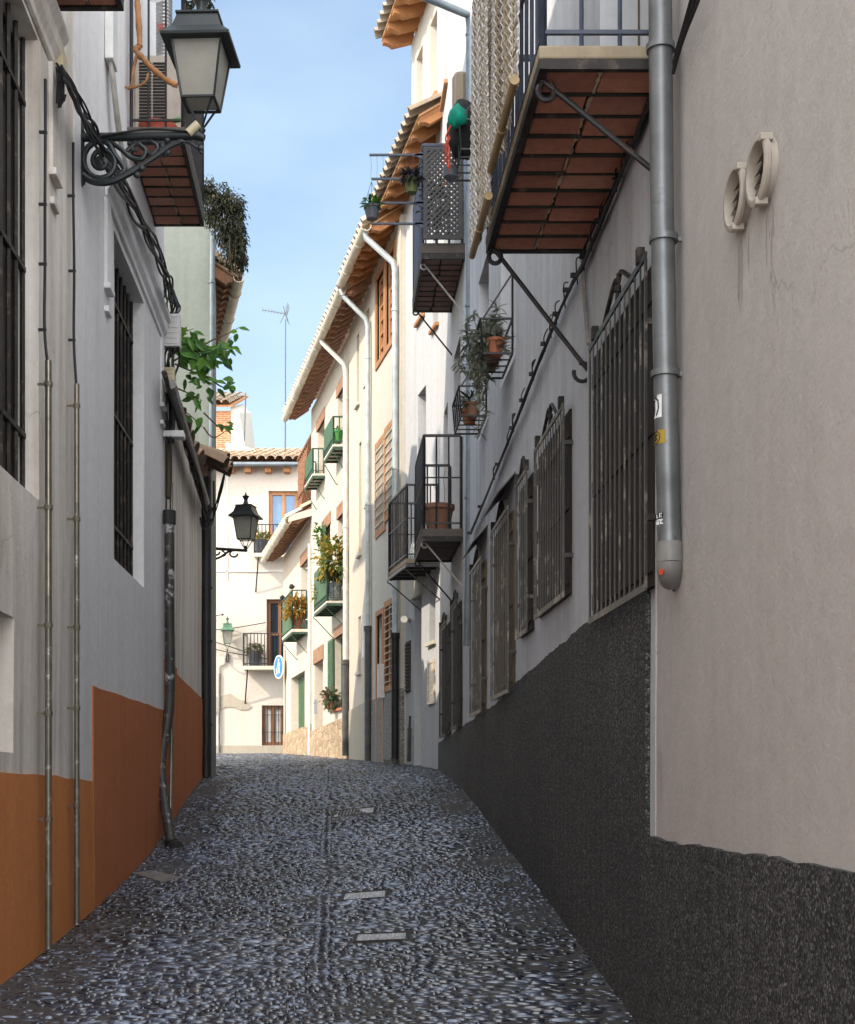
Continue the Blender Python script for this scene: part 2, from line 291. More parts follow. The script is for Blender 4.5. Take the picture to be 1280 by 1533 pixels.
# ------------------------------------------------------------------ objects
class MB:
    def __init__(s): s.v, s.f = [], []
    def add(s, vs, fs):
        n = len(s.v); s.v += [tuple(v) for v in vs]; s.f += [tuple(i+n for i in f) for f in fs]; return s
    def hexa(s, p):
        return s.add(p, [(0, 1, 2, 3), (7, 6, 5, 4), (0, 4, 5, 1), (1, 5, 6, 2), (2, 6, 7, 3), (3, 7, 4, 0)])
    def box(s, W, u0, u1, o0, o1, z0, z1, dz=0.):
        """dz lowers the outer (o1) side"""
        return s.hexa([W.P(u0, o0, z0), W.P(u1, o0, z0), W.P(u1, o1, z0-dz), W.P(u0, o1, z0-dz), W.P(u0, o0, z1), W.P(u1, o0, z1), W.P(u1, o1, z1-dz), W.P(u0, o1, z1-dz)])
    def abox(s, c, h, ax=None):
        c = Vector(c); X, Y, Z = ax or (Vector((1, 0, 0)), Vector((0, 1, 0)), Vector((0, 0, 1)))
        return s.hexa([c+X*(a*h[0])+Y*(b*h[1])+Z*(d*h[2]) for d in (-1, 1) for a, b in ((-1, -1), (1, -1), (1, 1), (-1, 1))])
    def prism(s, a, b):
        n = len(a); return s.add(list(a)+list(b), [tuple(range(n)), tuple(range(2*n-1, n-1, -1))]+[(i, (i+1) % n, n+(i+1) % n, n+i) for i in range(n)])
    def tube(s, pts, r, n=8, sq=False):
        pts = [Vector(p) for p in pts]; k = len(pts); rs = r if isinstance(r, (list, tuple)) else [r]*k
        t0 = (pts[1]-pts[0]).normalized(); a = t0.orthogonal().normalized()
        if abs(t0.z) < .99: a = t0.cross(Vector((0, 0, 1))).normalized()
        vs, prev = [], t0
        for i, p in enumerate(pts):
            t = (pts[min(i+1, k-1)]-pts[max(i-1, 0)])
            t = t.normalized() if t.length > 1e-9 else prev
            a = (a-t*a.dot(t)).normalized(); b = t.cross(a); prev = t
            for j in range(n):
                g = 2*math.pi*(j+(.5 if sq else 0))/n; vs.append(p+(a*math.cos(g)+b*math.sin(g))*rs[i])
        fs = [(i*n+j, i*n+(j+1) % n, (i+1)*n+(j+1) % n, (i+1)*n+j) for i in range(k-1) for j in range(n)]
        fs += [tuple(range(n-1, -1, -1)), tuple((k-1)*n+j for j in range(n))]
        return s.add(vs, fs)
    def bar(s, a, b, w): return s.tube([a, b], w*.7071, 4, True)
    def lathe(s, c, prof, n=16, ax=Vector((0, 0, 1)), phase=0.):
        ax = Vector(ax).normalized(); a = ax.orthogonal().normalized()
        if abs(ax.z) > .99: a = Vector((1, 0, 0))
        b = ax.cross(a); c = Vector(c); k = len(prof); vs = []
        for r, h in prof:
            for j in range(n):
                g = 2*math.pi*j/n+phase; vs.append(c+ax*h+(a*math.cos(g)+b*math.sin(g))*max(r, 1e-4))
        fs = [(i*n+j, i*n+(j+1) % n, (i+1)*n+(j+1) % n, (i+1)*n+j) for i in range(k-1) for j in range(n)]
        fs += [tuple(range(n-1, -1, -1)), tuple((k-1)*n+j for j in range(n))]
        return s.add(vs, fs)
    def leaf(s, p, d, l, w, up=Vector((0, 0, 1)), fold=.25):
        d = Vector(d).normalized(); sd = d.cross(up)
        sd = sd.normalized() if sd.length > .05 else d.orthogonal().normalized()
        nn = sd.cross(d); p = Vector(p)
        m, e = p+d*l*.45-nn*l*.03, p+d*l-nn*l*.12
        q = [p, p+d*l*.2+sd*w*.38+nn*w*fold*.6, m+sd*w*.5+nn*w*fold, p+d*l*.75+sd*w*.3+nn*w*fold*.3-nn*l*.05, e,
             p+d*l*.75-sd*w*.3+nn*w*fold*.3-nn*l*.05, m-sd*w*.5+nn*w*fold, p+d*l*.2-sd*w*.38+nn*w*fold*.6, m]
        return s.add(q, [(0, 1, 2, 8), (8, 2, 3, 4), (8, 4, 5, 6), (0, 8, 6, 7)])
    def build(s, name, mat, parent=None, smooth=False, at=None, label=None, recalc=True, bevel=0.):
        if parent is not None:
            r = parent; org = Vector(r.location)
            while r.parent: r = r.parent; org = org+Vector(r.location)
        else:
            org = Vector(at) if at is not None else Vector((sum(v[0] for v in s.v)/len(s.v), sum(v[1] for v in s.v)/len(s.v), min(v[2] for v in s.v)))
        me = bpy.data.meshes.new(name)
        me.from_pydata([tuple(Vector(v)-org) for v in s.v], [], s.f)
        if recalc:
            bm = bmesh.new(); bm.from_mesh(me); bmesh.ops.recalc_face_normals(bm, faces=bm.faces[:]); bm.to_mesh(me); bm.free()
        me.materials.append(M[mat])
        if smooth:
            me.shade_smooth()
            if smooth != 'all': me.set_sharp_from_angle(angle=math.radians(42))
        o = bpy.data.objects.new(name, me); COL.objects.link(o)
        if parent is not None: o.parent = parent
        else: o.location = org
        if label: o['label'] = label
        if bevel:
            bv = o.modifiers.new('bevel', 'BEVEL'); bv.width = bevel; bv.segments = 2; bv.limit_method = 'ANGLE'
        return o
def tag(o, label, cat, group=None):
    o['label'] = label; o['category'] = cat
    if group: o['group'] = group
    return o
def thing(name, label, cat, loc, group=None):
    o = bpy.data.objects.new(name, None); COL.objects.link(o); o.location = Vector(loc); o.empty_display_size = .1
    return tag(o, label, cat, group)
def struct(o, kind='structure'): o['kind'] = kind; return o

def bulge(W, u, z, amp=.009):
    k = W.c*3.1 if isinstance(W, Wall) else W.d
    return amp*noise.noise(Vector((u*.55+k, z*.55, k)))+amp*.4*noise.noise(Vector((u*2+k, z*2, 3+k)))
def lines(a, b, extra, step):
    s = sorted({round(x, 5) for x in [a, b]+[e for e in extra if a < e < b]}); out = []
    for i in range(len(s)-1):
        n = max(1, math.ceil((s[i+1]-s[i])/step)); out += [s[i]+(s[i+1]-s[i])*j/n for j in range(n)]
    return out+[s[-1]]
def sheet(W, u0, u1, z0, z1, ops=(), thick=4., off=0., step=.5, amp=.009):
    """wall front with openings (ua, ub, za, zb, depth), their reveals, and a closed back"""
    mb = MB()
    us = lines(u0, u1, [e for o in ops for e in o[:2]], step); zs = lines(z0, z1, [e for o in ops for e in o[2:4]], step)
    pt = lambda u, z, o=None: W.P(u, (off+bulge(W, u, z, amp)) if o is None else o, z)
    inside = lambda u, z: any(a < u < b and c < z < d for a, b, c, d, _ in ops)
    idx = {}
    def vid(u, z):
        k = (round(u, 5), round(z, 5))
        if k not in idx: idx[k] = len(mb.v); mb.v.append(tuple(pt(u, z)))
        return idx[k]
    for i in range(len(us)-1):
        for j in range(len(zs)-1):
            if not inside((us[i]+us[i+1])/2, (zs[j]+zs[j+1])/2):
                mb.f.append((vid(us[i], zs[j]), vid(us[i+1], zs[j]), vid(us[i+1], zs[j+1]), vid(us[i], zs[j+1])))
    for a, b, c, d, dep in ops:
        uu = [u for u in us if a-1e-4 <= u <= b+1e-4]; zz = [z for z in zs if c-1e-4 <= z <= d+1e-4]
        for z in (c, d):
            for i in range(len(uu)-1): mb.add([pt(uu[i], z), pt(uu[i+1], z), pt(uu[i+1], z, -dep), pt(uu[i], z, -dep)], [(0, 1, 2, 3)])
        for u in (a, b):
            for i in range(len(zz)-1): mb.add([pt(u, zz[i]), pt(u, zz[i+1]), pt(u, zz[i+1], -dep), pt(u, zz[i], -dep)], [(0, 1, 2, 3)])
    A = [pt(u0, z0), pt(u1, z0), pt(u1, z1), pt(u0, z1)]; B = [pt(u, z, -thick) for u, z in ((u0, z0), (u1, z0), (u1, z1), (u0, z1))]
    mb.add(A+B, [(4, 5, 6, 7), (0, 3, 7, 4), (1, 2, 6, 5), (3, 2, 6, 7), (0, 1, 5, 4)])
    return mb
class House:
    def __init__(s, name, label, W, u0, u1, z0, z1, mat, thick=4., cat='house', off=0.):
        s.W, s.u0, s.u1, s.z0, s.z1, s.mat, s.thick, s.off = W, u0, u1, z0, z1, mat, thick, off
        s.e = thing(name, label, cat, W.P((u0+u1)/2, -thick/2, z0)); s.ops = []
    def wall(s, amp=.009):
        return sheet(s.W, s.u0, s.u1, s.z0, s.z1, s.ops, s.thick, s.off, amp=amp).build('wall', s.mat, s.e, recalc=False)
    def plinth(s, u0, u1, prof, mat, off=.014, name='plinth', z0=None):
        """prof: [(u, z)] top line; skin over the wall foot"""
        mb = MB(); us = lines(u0, u1, [p[0] for p in prof], .07 if mat == 'rough' else .3); n = 8
        zt = lambda u: float(np.interp(u, [p[0] for p in prof], [p[1] for p in prof]))+.012*noise.noise(Vector((u*5, 3, u0)))+(.011*noise.noise(Vector((u*23, 3, u0))) if mat == 'rough' else 0)
        zb = s.z0 if z0 is None else z0
        for k in range(n+1):
            for u in us:
                t = k/n; z = zb+(zt(u)-zb)*t; mb.v.append(tuple(s.W.P(u, off+bulge(s.W, u, z), z)))
        m = len(us)
        mb.f += [(k*m+i, k*m+i+1, (k+1)*m+i+1, (k+1)*m+i) for k in range(n) for i in range(m-1)]
        tp = [s.W.P(u, -.05, zt(u)) for u in us]; b0 = len(mb.v); mb.v += [tuple(p) for p in tp]
        mb.f += [(n*m+i, n*m+i+1, b0+i+1, b0+i) for i in range(m-1)]
        for q in (0, m-1):
            e = len(mb.v); mb.v += [tuple(s.W.P(us[q], -.05, zb))]
            mb.f.append(tuple([k*m+q for k in range(n+1)]+[b0+q, e]))
        return mb.build(name, mat, s.e)
    def window(s, ua, ub, za, zb, d=.18, frame='wood_b', fw=.05, pane='glass', mull=1, tr=0, name='window', surround=0, lintel=None, sill=None, bars=0, bar_mat='iron'):
        s.ops.append((ua, ub, za, zb, d)); W = s.W; mb = MB(); o0, o1 = -d-.03, -d+.035
        mb.box(W, ua, ub, o0, o1, za, za+fw); mb.box(W, ua, ub, o0, o1, zb-fw, zb)
        mb.box(W, ua, ua+fw, o0, o1, za+fw, zb-fw); mb.box(W, ub-fw, ub, o0, o1, za+fw, zb-fw)
        for i in range(mull):
            u = ua+(ub-ua)*(i+1)/(mull+1); mb.box(W, u-fw*.45, u+fw*.45, o0+.005, o1-.005, za+fw, zb-fw)
        for i in range(tr):
            z = za+(zb-za)*(i+1)/(tr+1); mb.box(W, ua+fw, ub-fw, o0+.007, o1-.008, z-fw*.4, z+fw*.4)
        w = mb.build(name, frame, s.e)
        MB().box(W, ua, ub, -d-.02, -d-.01, za, zb).build('pane', pane, w)
        if surround:
            q = MB(); a = surround; x0, x1 = -.03, .022
            q.box(W, ua-a, ub+a, x0, x1, zb, zb+a); q.box(W, ua-a, ub+a, x0, x1, za-a, za); q.box(W, ua-a, ua, x0, x1, za, zb); q.box(W, ub, ub+a, x0, x1, za, zb)
            q.build('surround', frame, w)
        if bars:
            q = MB()
            nu, nz = bars
            for i in range(nu): u = ua+(ub-ua)*(i+.5)/nu; q.bar(W.P(u, .012, za-.01), W.P(u, .012, zb+.01), .014)
            for i in range(nz): z = za+(zb-za)*(i+.5)/nz; q.bar(W.P(ua-.01, .03, z), W.P(ub+.01, .03, z), .014)
            q.build('grille', bar_mat, w)
        if lintel: MB().box(W, ua-.1, ub+.1, -.04, .018, zb, zb+lintel).build('lintel', 'lintel', s.e, bevel=.006)
        if sill: MB().box(W, ua-.05, ub+.05, -.1, .05, za-.05, za).build('sill', sill, w, bevel=.005)
        return w
    def balcony(s, u0, u1, dep, z, rail=1., slab='slab_w', iron='iron', t=.09, spc=.12, soffit=None, rows=8, panel=None, curl=None, start=.03, mid=False, dz=0, seam=True):
        """slab mesh with railing, soffit tiles and struts; z is the underside"""
        W = s.W; e0 = .036+.25*max(0, t-.1)
        b = MB().box(W, u0, u1, -.05, dep, z+e0, z+t).build('balcony', slab, s.e, bevel=.008)
        f = MB(); f.box(W, u0, u1, dep-.035, dep-.003, z-.004, z+e0-.001); f.box(W, u0+.003, u0+.03, 0, dep-.035, z-.004, z+e0-.001); f.box(W, u1-.03, u1, 0, dep-.035, z-.004, z+.034)
        if soffit is None:
            nb = max(2, int((u1-u0)/.25))
            for i in range(1, nb): u = u0+(u1-u0)*i/nb; f.box(W, u-.012, u+.012, 0, dep-.035, z+.005, z+.034)
        f.build('soffit_frame', iron if soffit is None else 'dark_iron', b)
        if soffit:
            MB().box(W, u0+.032, u1-.032, .004, dep-.036, z+.029, z+.0345).build('soffit_backing', 'dark_iron', b)
            q = MB(); n = rows; L = (u1-u0-.07)/n
            for i in range(n):
                a = u0+.035+L*i; g = .006 if not seam else .014
                if seam:
                    c = dep*.52+R(-.01, .01)
                    for oa, ob in ((.02, c-.010), (c+.010, dep-.04)):
                        za = z+.012+R(0, .006); zb = za-.013+R(-.003, .003)
                        q.hexa([W.P(a+g, oa, za), W.P(a+L-g, oa, zb), W.P(a+L-g, ob, zb), W.P(a+g, ob, za), W.P(a+g, oa, z+.036), W.P(a+L-g, oa, z+.036), W.P(a+L-g, ob, z+.036), W.P(a+g, ob, z+.036)])
                else: q.box(W, a+g, a+L-g, .02, dep-.04, z+.012+R(0, .004), z+.034)
            q.build('soffit_tile', soffit, b, bevel=.004)
            if seam:
                x = MB()
                for i in range(1, n): x.box(W, u0+.035+L*i-.007, u0+.035+L*i+.007, .02, dep-.037, z-.003, z+.028)
                x.build('soffit_rib', 'dark_iron', b)
            if seam and soffit == 'soffit':
                x = MB(); n2 = int((u1-u0)/.03)
                x.tube([W.P(u0+.035+(u1-u0-.07)*i/n2, dep*.52+R(-.004, .004), z+.015+R(-.004, .004)) for i in range(n2+1)], [R(.004, .012) for i in range(n2+1)], 6)
                x.build('mortar_seam', 'seam', b)
        zt = z+t; r = MB(); top = zt+rail; e = dep-.02
        pts = [(u0+.02, start), (u0+.02, e), (u1-.02, e), (u1-.02, start)]
        for (a, oa), (c, oc) in zip(pts[:-1], pts[1:]):
            Lg = max(abs(c-a), abs(oc-oa)); n = max(2, round(Lg/spc))
            for zz, w in ((top, .026), (zt+.06, .016))+(((zt+rail*.55, .014),) if mid else ()):
                r.bar(W.P(a, oa, zz), W.P(c, oc, zz), w)
            for i in range(n+1):
                u, o = a+(c-a)*i/n, oa+(oc-oa)*i/n; big = i in (0, n)
                r.bar(W.P(u, o, zt-.005), W.P(u, o, top-.01), .022 if big else .013)
        r.build('railing', iron, b)
        if panel:
            MB().box(W, u0+.03, u1-.03, e+.008, e+.018, zt+.05, top-.03).build('screen', panel, b)
        if curl is not None:
            for u in (u0+.04, u1-.04):
                q = MB(); h = curl; pts = [W.P(u, .0, z-h), W.P(u, .04, z-h+.03), W.P(u, dep-.02, z-.05)]
                for k in range(9):
                    g = math.radians(-30+k*36); pts.append(W.P(u, dep-.02+.03*math.sin(g)*.9, z-.035+.03*(1-math.cos(g))-.02))
                q.tube(pts, .0095, 6).build('strut', iron, b, smooth=True)
                if h > .3:
                    c = [W.P(u, .03+.03*math.cos(math.radians(g)), z-h-.02+.03*math.sin(math.radians(g))) for g in range(60, 400, 30)]
        return b
def eave(h, u0, u1, dep, zi, zo, n, rmat='rafter', bmat='wood_b', tile='tile', gut='gutter', step=.2, run=2.5, rise=.9):
    """overhanging tiled eave with its rafters and gutter; zi at the wall, zo at the outer edge"""
    W = h.W; sl = (zi-zo)/dep
    z_at = lambda o: zo+sl*(dep-o)
    b = MB().hexa([W.P(u0, -.3, z_at(-.3)+.10), W.P(u1, -.3, z_at(-.3)+.10), W.P(u1, dep, zo+.10), W.P(u0, dep, zo+.10), W.P(u0, -.3, z_at(-.3)+.13), W.P(u1, -.3, z_at(-.3)+.13), W.P(u1, dep, zo+.13), W.P(u0, dep, zo+.13)])
    rf = b.build('roof', bmat, h.e)
    for i in range(n):
        u = u0+.06+(u1-u0-.12)*i/(n-1); w = .045
        prof = [(-.02, z_at(-.02)-.06), (dep*.66, z_at(dep*.66)-.06), (dep*.8, z_at(dep*.8)-.005), (dep*.98, z_at(dep*.98)+.03), (dep*.98, z_at(dep*.98)+.099), (-.02, z_at(-.02)+.099)]
        MB().prism([W.P(u-w, o, z) for o, z in prof], [W.P(u+w, o, z) for o, z in prof]).build('rafter', rmat, rf)
    t = MB(); m = int((u1-u0)/step)
    for i in range(m+1):
        u = u0+.05+(u1-u0-.1)*i/m
        tile_row(t, W.P(u, dep+.06, zo+.15), W.P(u, -run, z_at(-run)+.15), step*.47)
    t.build('tiling', tile, rf, smooth=True)
    if gut:
        g = MB(); o, z = dep+.07, zo+.085
        pr = [W.P(u0-.05, o, z), W.P(u1+.05, o, z)]
        vs = []; k = 9
        for p in pr:
            for rr in (.075, .069):
                for j in range(k):
                    a = math.pi+math.pi*j/(k-1); vs.append(p+(W.P(0, 1, 0)-W.P(0, 0, 0))*rr*math.cos(a)+Vector((0, 0, rr*math.sin(a))))
        fs = []
        for lay in (0, k):
            fs += [(lay+j, lay+j+1, 2*k+lay+j+1, 2*k+lay+j) for j in range(k-1)]
        fs += [(0, k, 3*k, 2*k), (k-1, 2*k-1, 4*k-1, 3*k-1)]+[(j, j+1, k+j+1, k+j) for j in range(k-1)]+[(2*k+j, 2*k+j+1, 3*k+j+1, 3*k+j) for j in range(k-1)]
        g.add(vs, fs)
        nn = int((u1-u0)/1.1)+1
        for i in range(nn):
            u = u0+(u1-u0)*(i+.5)/nn
            q = [W.P(u, o+.083*math.cos(a), z+.083*math.sin(a)) for a in [math.pi+math.pi*j/8 for j in range(9)]]
            g.tube(q, .008, 5)
        g.build('gutter', gut, rf, smooth=True)
    return rf
def tile_row(mb, a, b, r, seg=.33):
    a, b = Vector(a), Vector(b); L = (b-a).length; n = max(1, int(L/seg)); d = (b-a).normalized(); sd = d.cross(Vector((0, 0, 1))).normalized(); up = sd.cross(d)
    for i in range(n):
        p0 = a+d*(L*i/n-.03)+up*R(.0, .012)+sd*R(-.006, .006); p1 = a+d*(L*(i+1)/n)
        vs = []
        for p, rr, lift in ((p0, r*1.08, .014), (p1, r*.86, 0)):
            for q in (rr, rr-.016):
                for j in range(7):
                    g = math.pi*j/6; vs.append(p+sd*q*math.cos(g)+up*(q*math.sin(g)*.85+lift))
        fs = [(j, j+1, 15+j, 14+j) for j in range(6)]+[(7+j, 8+j, 22+j, 21+j) for j in range(6)]+[(j, j+1, 8+j, 7+j) for j in range(6)]
        mb.add(vs, fs)

def trace(W, pts, o): return [W.W(x, y, o) for x, y in pts]
def smooth_pts(p, k=6):
    p = [Vector(q) for q in p]; out = []
    for i in range(len(p)-1):
        p0, p1, p2, p3 = p[max(i-1, 0)], p[i], p[i+1], p[min(i+2, len(p)-1)]
        for j in range(k):
            t = j/k; out.append(.5*((2*p1)+(p2-p0)*t+(2*p0-5*p1+4*p2-p3)*t*t+(3*p1-p0-3*p2+p3)*t**3))
    return out+[p[-1]]
def drainpipe(label, pts, r, mat, clamps=(), low=None, group='drainpipes on the street walls', extra=None, n=14):
    """pts world points top to bottom; low = (index, material, radius factor): the sturdier bottom length"""
    e = thing('drainpipe', label, 'drainpipe', pts[-1], group)
    k = len(pts) if not low else low[0]+1
    MB().tube(pts[:k], r, n).build('pipe', mat, e, smooth=True)
    if low:
        mb = MB(); mb.tube(pts[k-1:], r*low[2], n); d = (pts[k-1]-pts[k]).normalized()
        mb.tube([pts[k-1]+d*.06, pts[k-1]-d*.02], r*low[2]*1.25, n)
        mb.build('lower_pipe', low[1], e, smooth=True)
    for p in clamps:
        p = Vector(p); q = MB(); q.tube([p-Vector((0, 0, .012)), p+Vector((0, 0, .012))], r*1.22, n); sx = 1 if p.x > -.07*p.y-.1 else -1
        q.abox(p+Vector((sx*(r*1.2+.015), .0, 0)), (.03, .006, .008)); q.build('clamp', mat, e, smooth=True)
    return e
def foliage(mb, c, rad, n, l, w, down=.2, shell=.3):
    c = Vector(c)
    for i in range(n):
        d = Vector((R(-1, 1), R(-1, 1), R(-1, 1)))
        if d.length < .1: continue
        d.normalize(); k = R(shell, 1)
        k *= .72+.55*abs(noise.noise(d*2.2+c))
        p = c+Vector((d.x*rad[0], d.y*rad[1], d.z*rad[2]))*k
        v = d+Vector((R(-.8, .8), R(-.8, .8), R(-.8, .8)-down)); s = R(.65, 1.25)
        mb.leaf(p, v, l*s, w*s, Vector((R(-.4, .4), R(-.4, .4), 1)))
def pot(e, c, r0, r1, h, mat, rim=True):
    pr = [(r0*.98, 0), (r0, .005), (r1*.97, h*.82)]+([(r1*1.06, h*.82), (r1*1.08, h*.99)] if rim else [(r1, h*.99)])+[(r1*1.0, h), (r1*.9, h), (r1*.86, h*.85), (.001, h*.85)]
    return MB().lathe(c, pr, 20).build('pot', mat, e, smooth=True)
def potted(label, c, r0, r1, h, mat, leafmat, rad, n, l, w, lift=.8, cat='potted plant', group='potted plants on balconies', down=.2):
    e = thing('potted_plant', label, cat, c, group); pot(e, c, r0, r1, h, mat); c = Vector(c)
    s = MB()
    for i in range(6): s.tube([c+Vector((0, 0, h*.8)), c+Vector((R(-.5, .5)*rad[0], R(-.5, .5)*rad[1], h+rad[2]*R(.5, 1.2)))], [.008, .003], 5)
    s.build('stem', 'stem', e)
    m = MB(); foliage(m, c+Vector((0, 0, h+rad[2]*lift)), rad, n, l, w, down); m.build('foliage', leafmat, e, recalc=False)
    return e

# ------------------------------------------------------------------ ground
def ground():
    ys = [-14+.3*i for i in range(int(50/.3)+1)]+[38, 44, 60, 110, 300]
    ts = [-60, -20, -6, -2, -1, -.5, -.2, -.08]+[i/26 for i in range(27)]+[1.08, 1.3, 2, 3, 7, 20, 60]
    mb = MB()
    for y in ys:
        a, b = xl(y), xr(y)
        for t in ts:
            x = a+(b-a)*t; mb.v.append((x, y, gz(x, y)+.012*noise.noise(Vector((x*2.2, y*2.2, 1)))))
    m = len(ts); mb.f = [(i*m+j, i*m+j+1, (i+1)*m+j+1, (i+1)*m+j) for i in range(len(ys)-1) for j in range(m-1)]
    struct(mb.build('cobbled_street', 'mortar', None, True, at=(0, 0, 0)))
    # river cobbles set on edge, in rows across the street
    rng = np.random.default_rng(3); C = []
    covers = [(529, 611, 1398, 1410), (510, 579, 1336, 1347), (496, 560, 1212, 1221)]
    cv = []
    for a, b, c, d in covers:
        p, q = ground_at((a+b)/2, d), ground_at((a+b)/2, c); hw = (b-a)/2/FL*p.y; cv.append((p.x-hw-.02, p.x+hw+.02, p.y-.03, q.y+.03))
    y = 4.6
    while y < 34.3:
        sp = .027 if y < 12 else (.045 if y < 18 else .075); a, b = xl(y), xr(y)
        if y > 20.6: a = min(a, -6.5-(y-20)*.1)
        g = -.07*y-.066; x = a+.02
        skew = .35*noise.noise(Vector((0, y*.18, 2)))
        while x < b-.02:
            side = min(x-a, b-x); w = rng.uniform(.032, .10)*(1+.55*noise.noise(Vector((x*.9, y*.6, 8))))*(1.25 if y > 18 else 1)
            if side < .42: w *= .55+.45*side/.42
            xx = x+w/2; x += w+rng.uniform(.002, .010)
            if rng.random() < (.06 if side > .5 else .5-.4*side+.25*noise.noise(Vector((xx*2, y*.8, 4)))): continue
            line = y < 18 and noise.noise(Vector((5, y*.45, 1))) > -.05
            if line and abs(xx-g) < .045: continue
            yy = y+rng.uniform(-.009, .009)+.03*noise.noise(Vector((xx*1.7, y*.5, 0)))+skew*.08*(xx-g)
            if any(c[0] < xx < c[1] and c[2] < yy < c[3] for c in cv): continue
            hs = rng.uniform(.35, 1.65)*(1 if side > .35 else .55)
            C.append((xx, yy, gz(xx, yy), w/2, sp*rng.uniform(.30, .5), .0085*hs, rng.uniform(-.10, .10), rng.uniform(-.07, .07), rng.uniform(-.25, .22)))
        if y < 18 and noise.noise(Vector((5, y*.45, 1))) > -.05:
            for k in (-.052, .052):
                for j in range(1 if sp < .06 else 2):
                    if rng.random() < .9: C.append((g+k*.55+rng.uniform(-.008, .008), y+rng.uniform(-.004, .004), gz(g+k, y), .026*rng.uniform(.8, 1.2), sp*.46, .013*rng.uniform(.6, 1.2), rng.uniform(-.15, .15), rng.uniform(-.15, .15), rng.uniform(-.15, .1)))
        y += sp
    C = np.array(C); N = len(C); k = 8; T = []
    for r, h in ((1., -.5), (.93, .25), (.66, .72), (.28, .97)):
        for j in range(k):
            t = 2*math.pi*(j+.3*(h > 0))/k; T.append((r*math.copysign(abs(math.cos(t))**.8, math.cos(t)), r*math.copysign(abs(math.sin(t))**.8, math.sin(t)), h))
    T = np.array(T); nv = len(T)
    P = np.repeat(T[None], N, 0)*C[:, None, 3:6]
    P[:, :, :2] *= 1+rng.uniform(-.16, .16, (N, nv, 2))
    P[:, :, 2] += P[:, :, 0]*C[:, 7:8]+P[:, :, 1]*C[:, 8:9]
    cs, sn = np.cos(C[:, 6:7]), np.sin(C[:, 6:7])
    X = P[:, :, 0]*cs-P[:, :, 1]*sn; Y = P[:, :, 0]*sn+P[:, :, 1]*cs
    slope = np.where(C[:, 1:2] < 17, .11, .03)
    Z = P[:, :, 2]+Y*slope
    V = np.stack([X+C[:, 0:1], Y+C[:, 1:2], Z+C[:, 2:3]+.002], -1).reshape(-1, 3)
    fq = [(i*k+j, i*k+(j+1) % k, (i+1)*k+(j+1) % k, (i+1)*k+j) for i in range(3) for j in range(k)]
    fq = np.array(fq); FQ = (fq[None]+(np.arange(N)*nv)[:, None, None]).reshape(-1, 4)
    tops = (np.arange(3*k, 4*k)[None]+(np.arange(N)*nv)[:, None])
    me = bpy.data.meshes.new('cobblestones'); nq, nt = len(FQ), N
    me.vertices.add(len(V)); me.vertices.foreach_set('co', V.ravel().astype(np.float32))
    me.loops.add(nq*4+nt*k); me.loops.foreach_set('vertex_index', np.concatenate([FQ.ravel(), tops.ravel()]).astype(np.int32))
    me.polygons.add(nq+nt)
    me.polygons.foreach_set('loop_start', np.concatenate([np.arange(nq)*4, nq*4+np.arange(nt)*k]).astype(np.int32))
    me.update(calc_edges=True); me.validate(); me.shade_smooth(); me.materials.append(M['cobble'])
    o = bpy.data.objects.new('cobblestones', me); COL.objects.link(o); struct(o, 'stuff')
    # service covers
    labs = ['largest pale metal service cover set in the cobbles, nearest the viewer', 'pale metal service cover in the cobbles, middle one of three in line', 'small worn service cover in the cobbles, farthest up the street']
    for (a, b, c, d), lab in zip(covers, labs):
        p, q = ground_at((a+b)/2, d), ground_at((a+b)/2, c); hw = (b-a)/2/FL*p.y; dy = (q.y-p.y)
        e = thing('service_cover', lab, 'cover', p, 'service covers in the cobbles')
        def G(x, y, z): return Vector((x, y, gz(x, y)+z))
        def bx(x0, x1, y0, y1, z0, z1): return [G(x0, y0, z0), G(x1, y0, z0), G(x1, y1, z0), G(x0, y1, z0), G(x0, y0, z1), G(x1, y0, z1), G(x1, y1, z1), G(x0, y1, z1)]
        x0, x1, y0, y1 = p.x-hw, p.x+hw, p.y, p.y+dy
        f = MB()
        for r in ((x0, x1, y0, y0+.014), (x0, x1, y1-.014, y1), (x0, x0+.014, y0+.014, y1-.014), (x1-.014, x1, y0+.014, y1-.014)): f.hexa(bx(*r, -.03, .009))
        f.build('frame', 'dark_iron', e)
        l = MB(); l.hexa(bx(x0+.016, x1-.016, y0+.016, y1-.016, -.03, .004))
        for i in range(11):
            for j in range(5):
                if R(0, 1) < .8:
                    xx = x0+.03+(x1-x0-.06)*(i+.5)/11; yy = y0+.03+(y1-y0-.06)*(j+.5)/5; l.hexa(bx(xx-.006, xx+.006, yy-.008, yy+.008, .003, .0075))
        l.build('lid', 'plate', e)
    p = ground_at(233, 1312); mb = MB()
    vs = [ground_at(196, 1309), ground_at(232, 1306), ground_at(272, 1316), ground_at(240, 1322)]
    mb.prism([Vector((v.x, v.y, gz(v.x, v.y)-.02)) for v in vs], [Vector((v.x, v.y, gz(v.x, v.y)+.016)) for v in vs])
    tag(mb.build('stone_slab', 'concrete', bevel=.004), 'flat pale stone slab in the ground beside the left orange wall', 'slab')
ground()

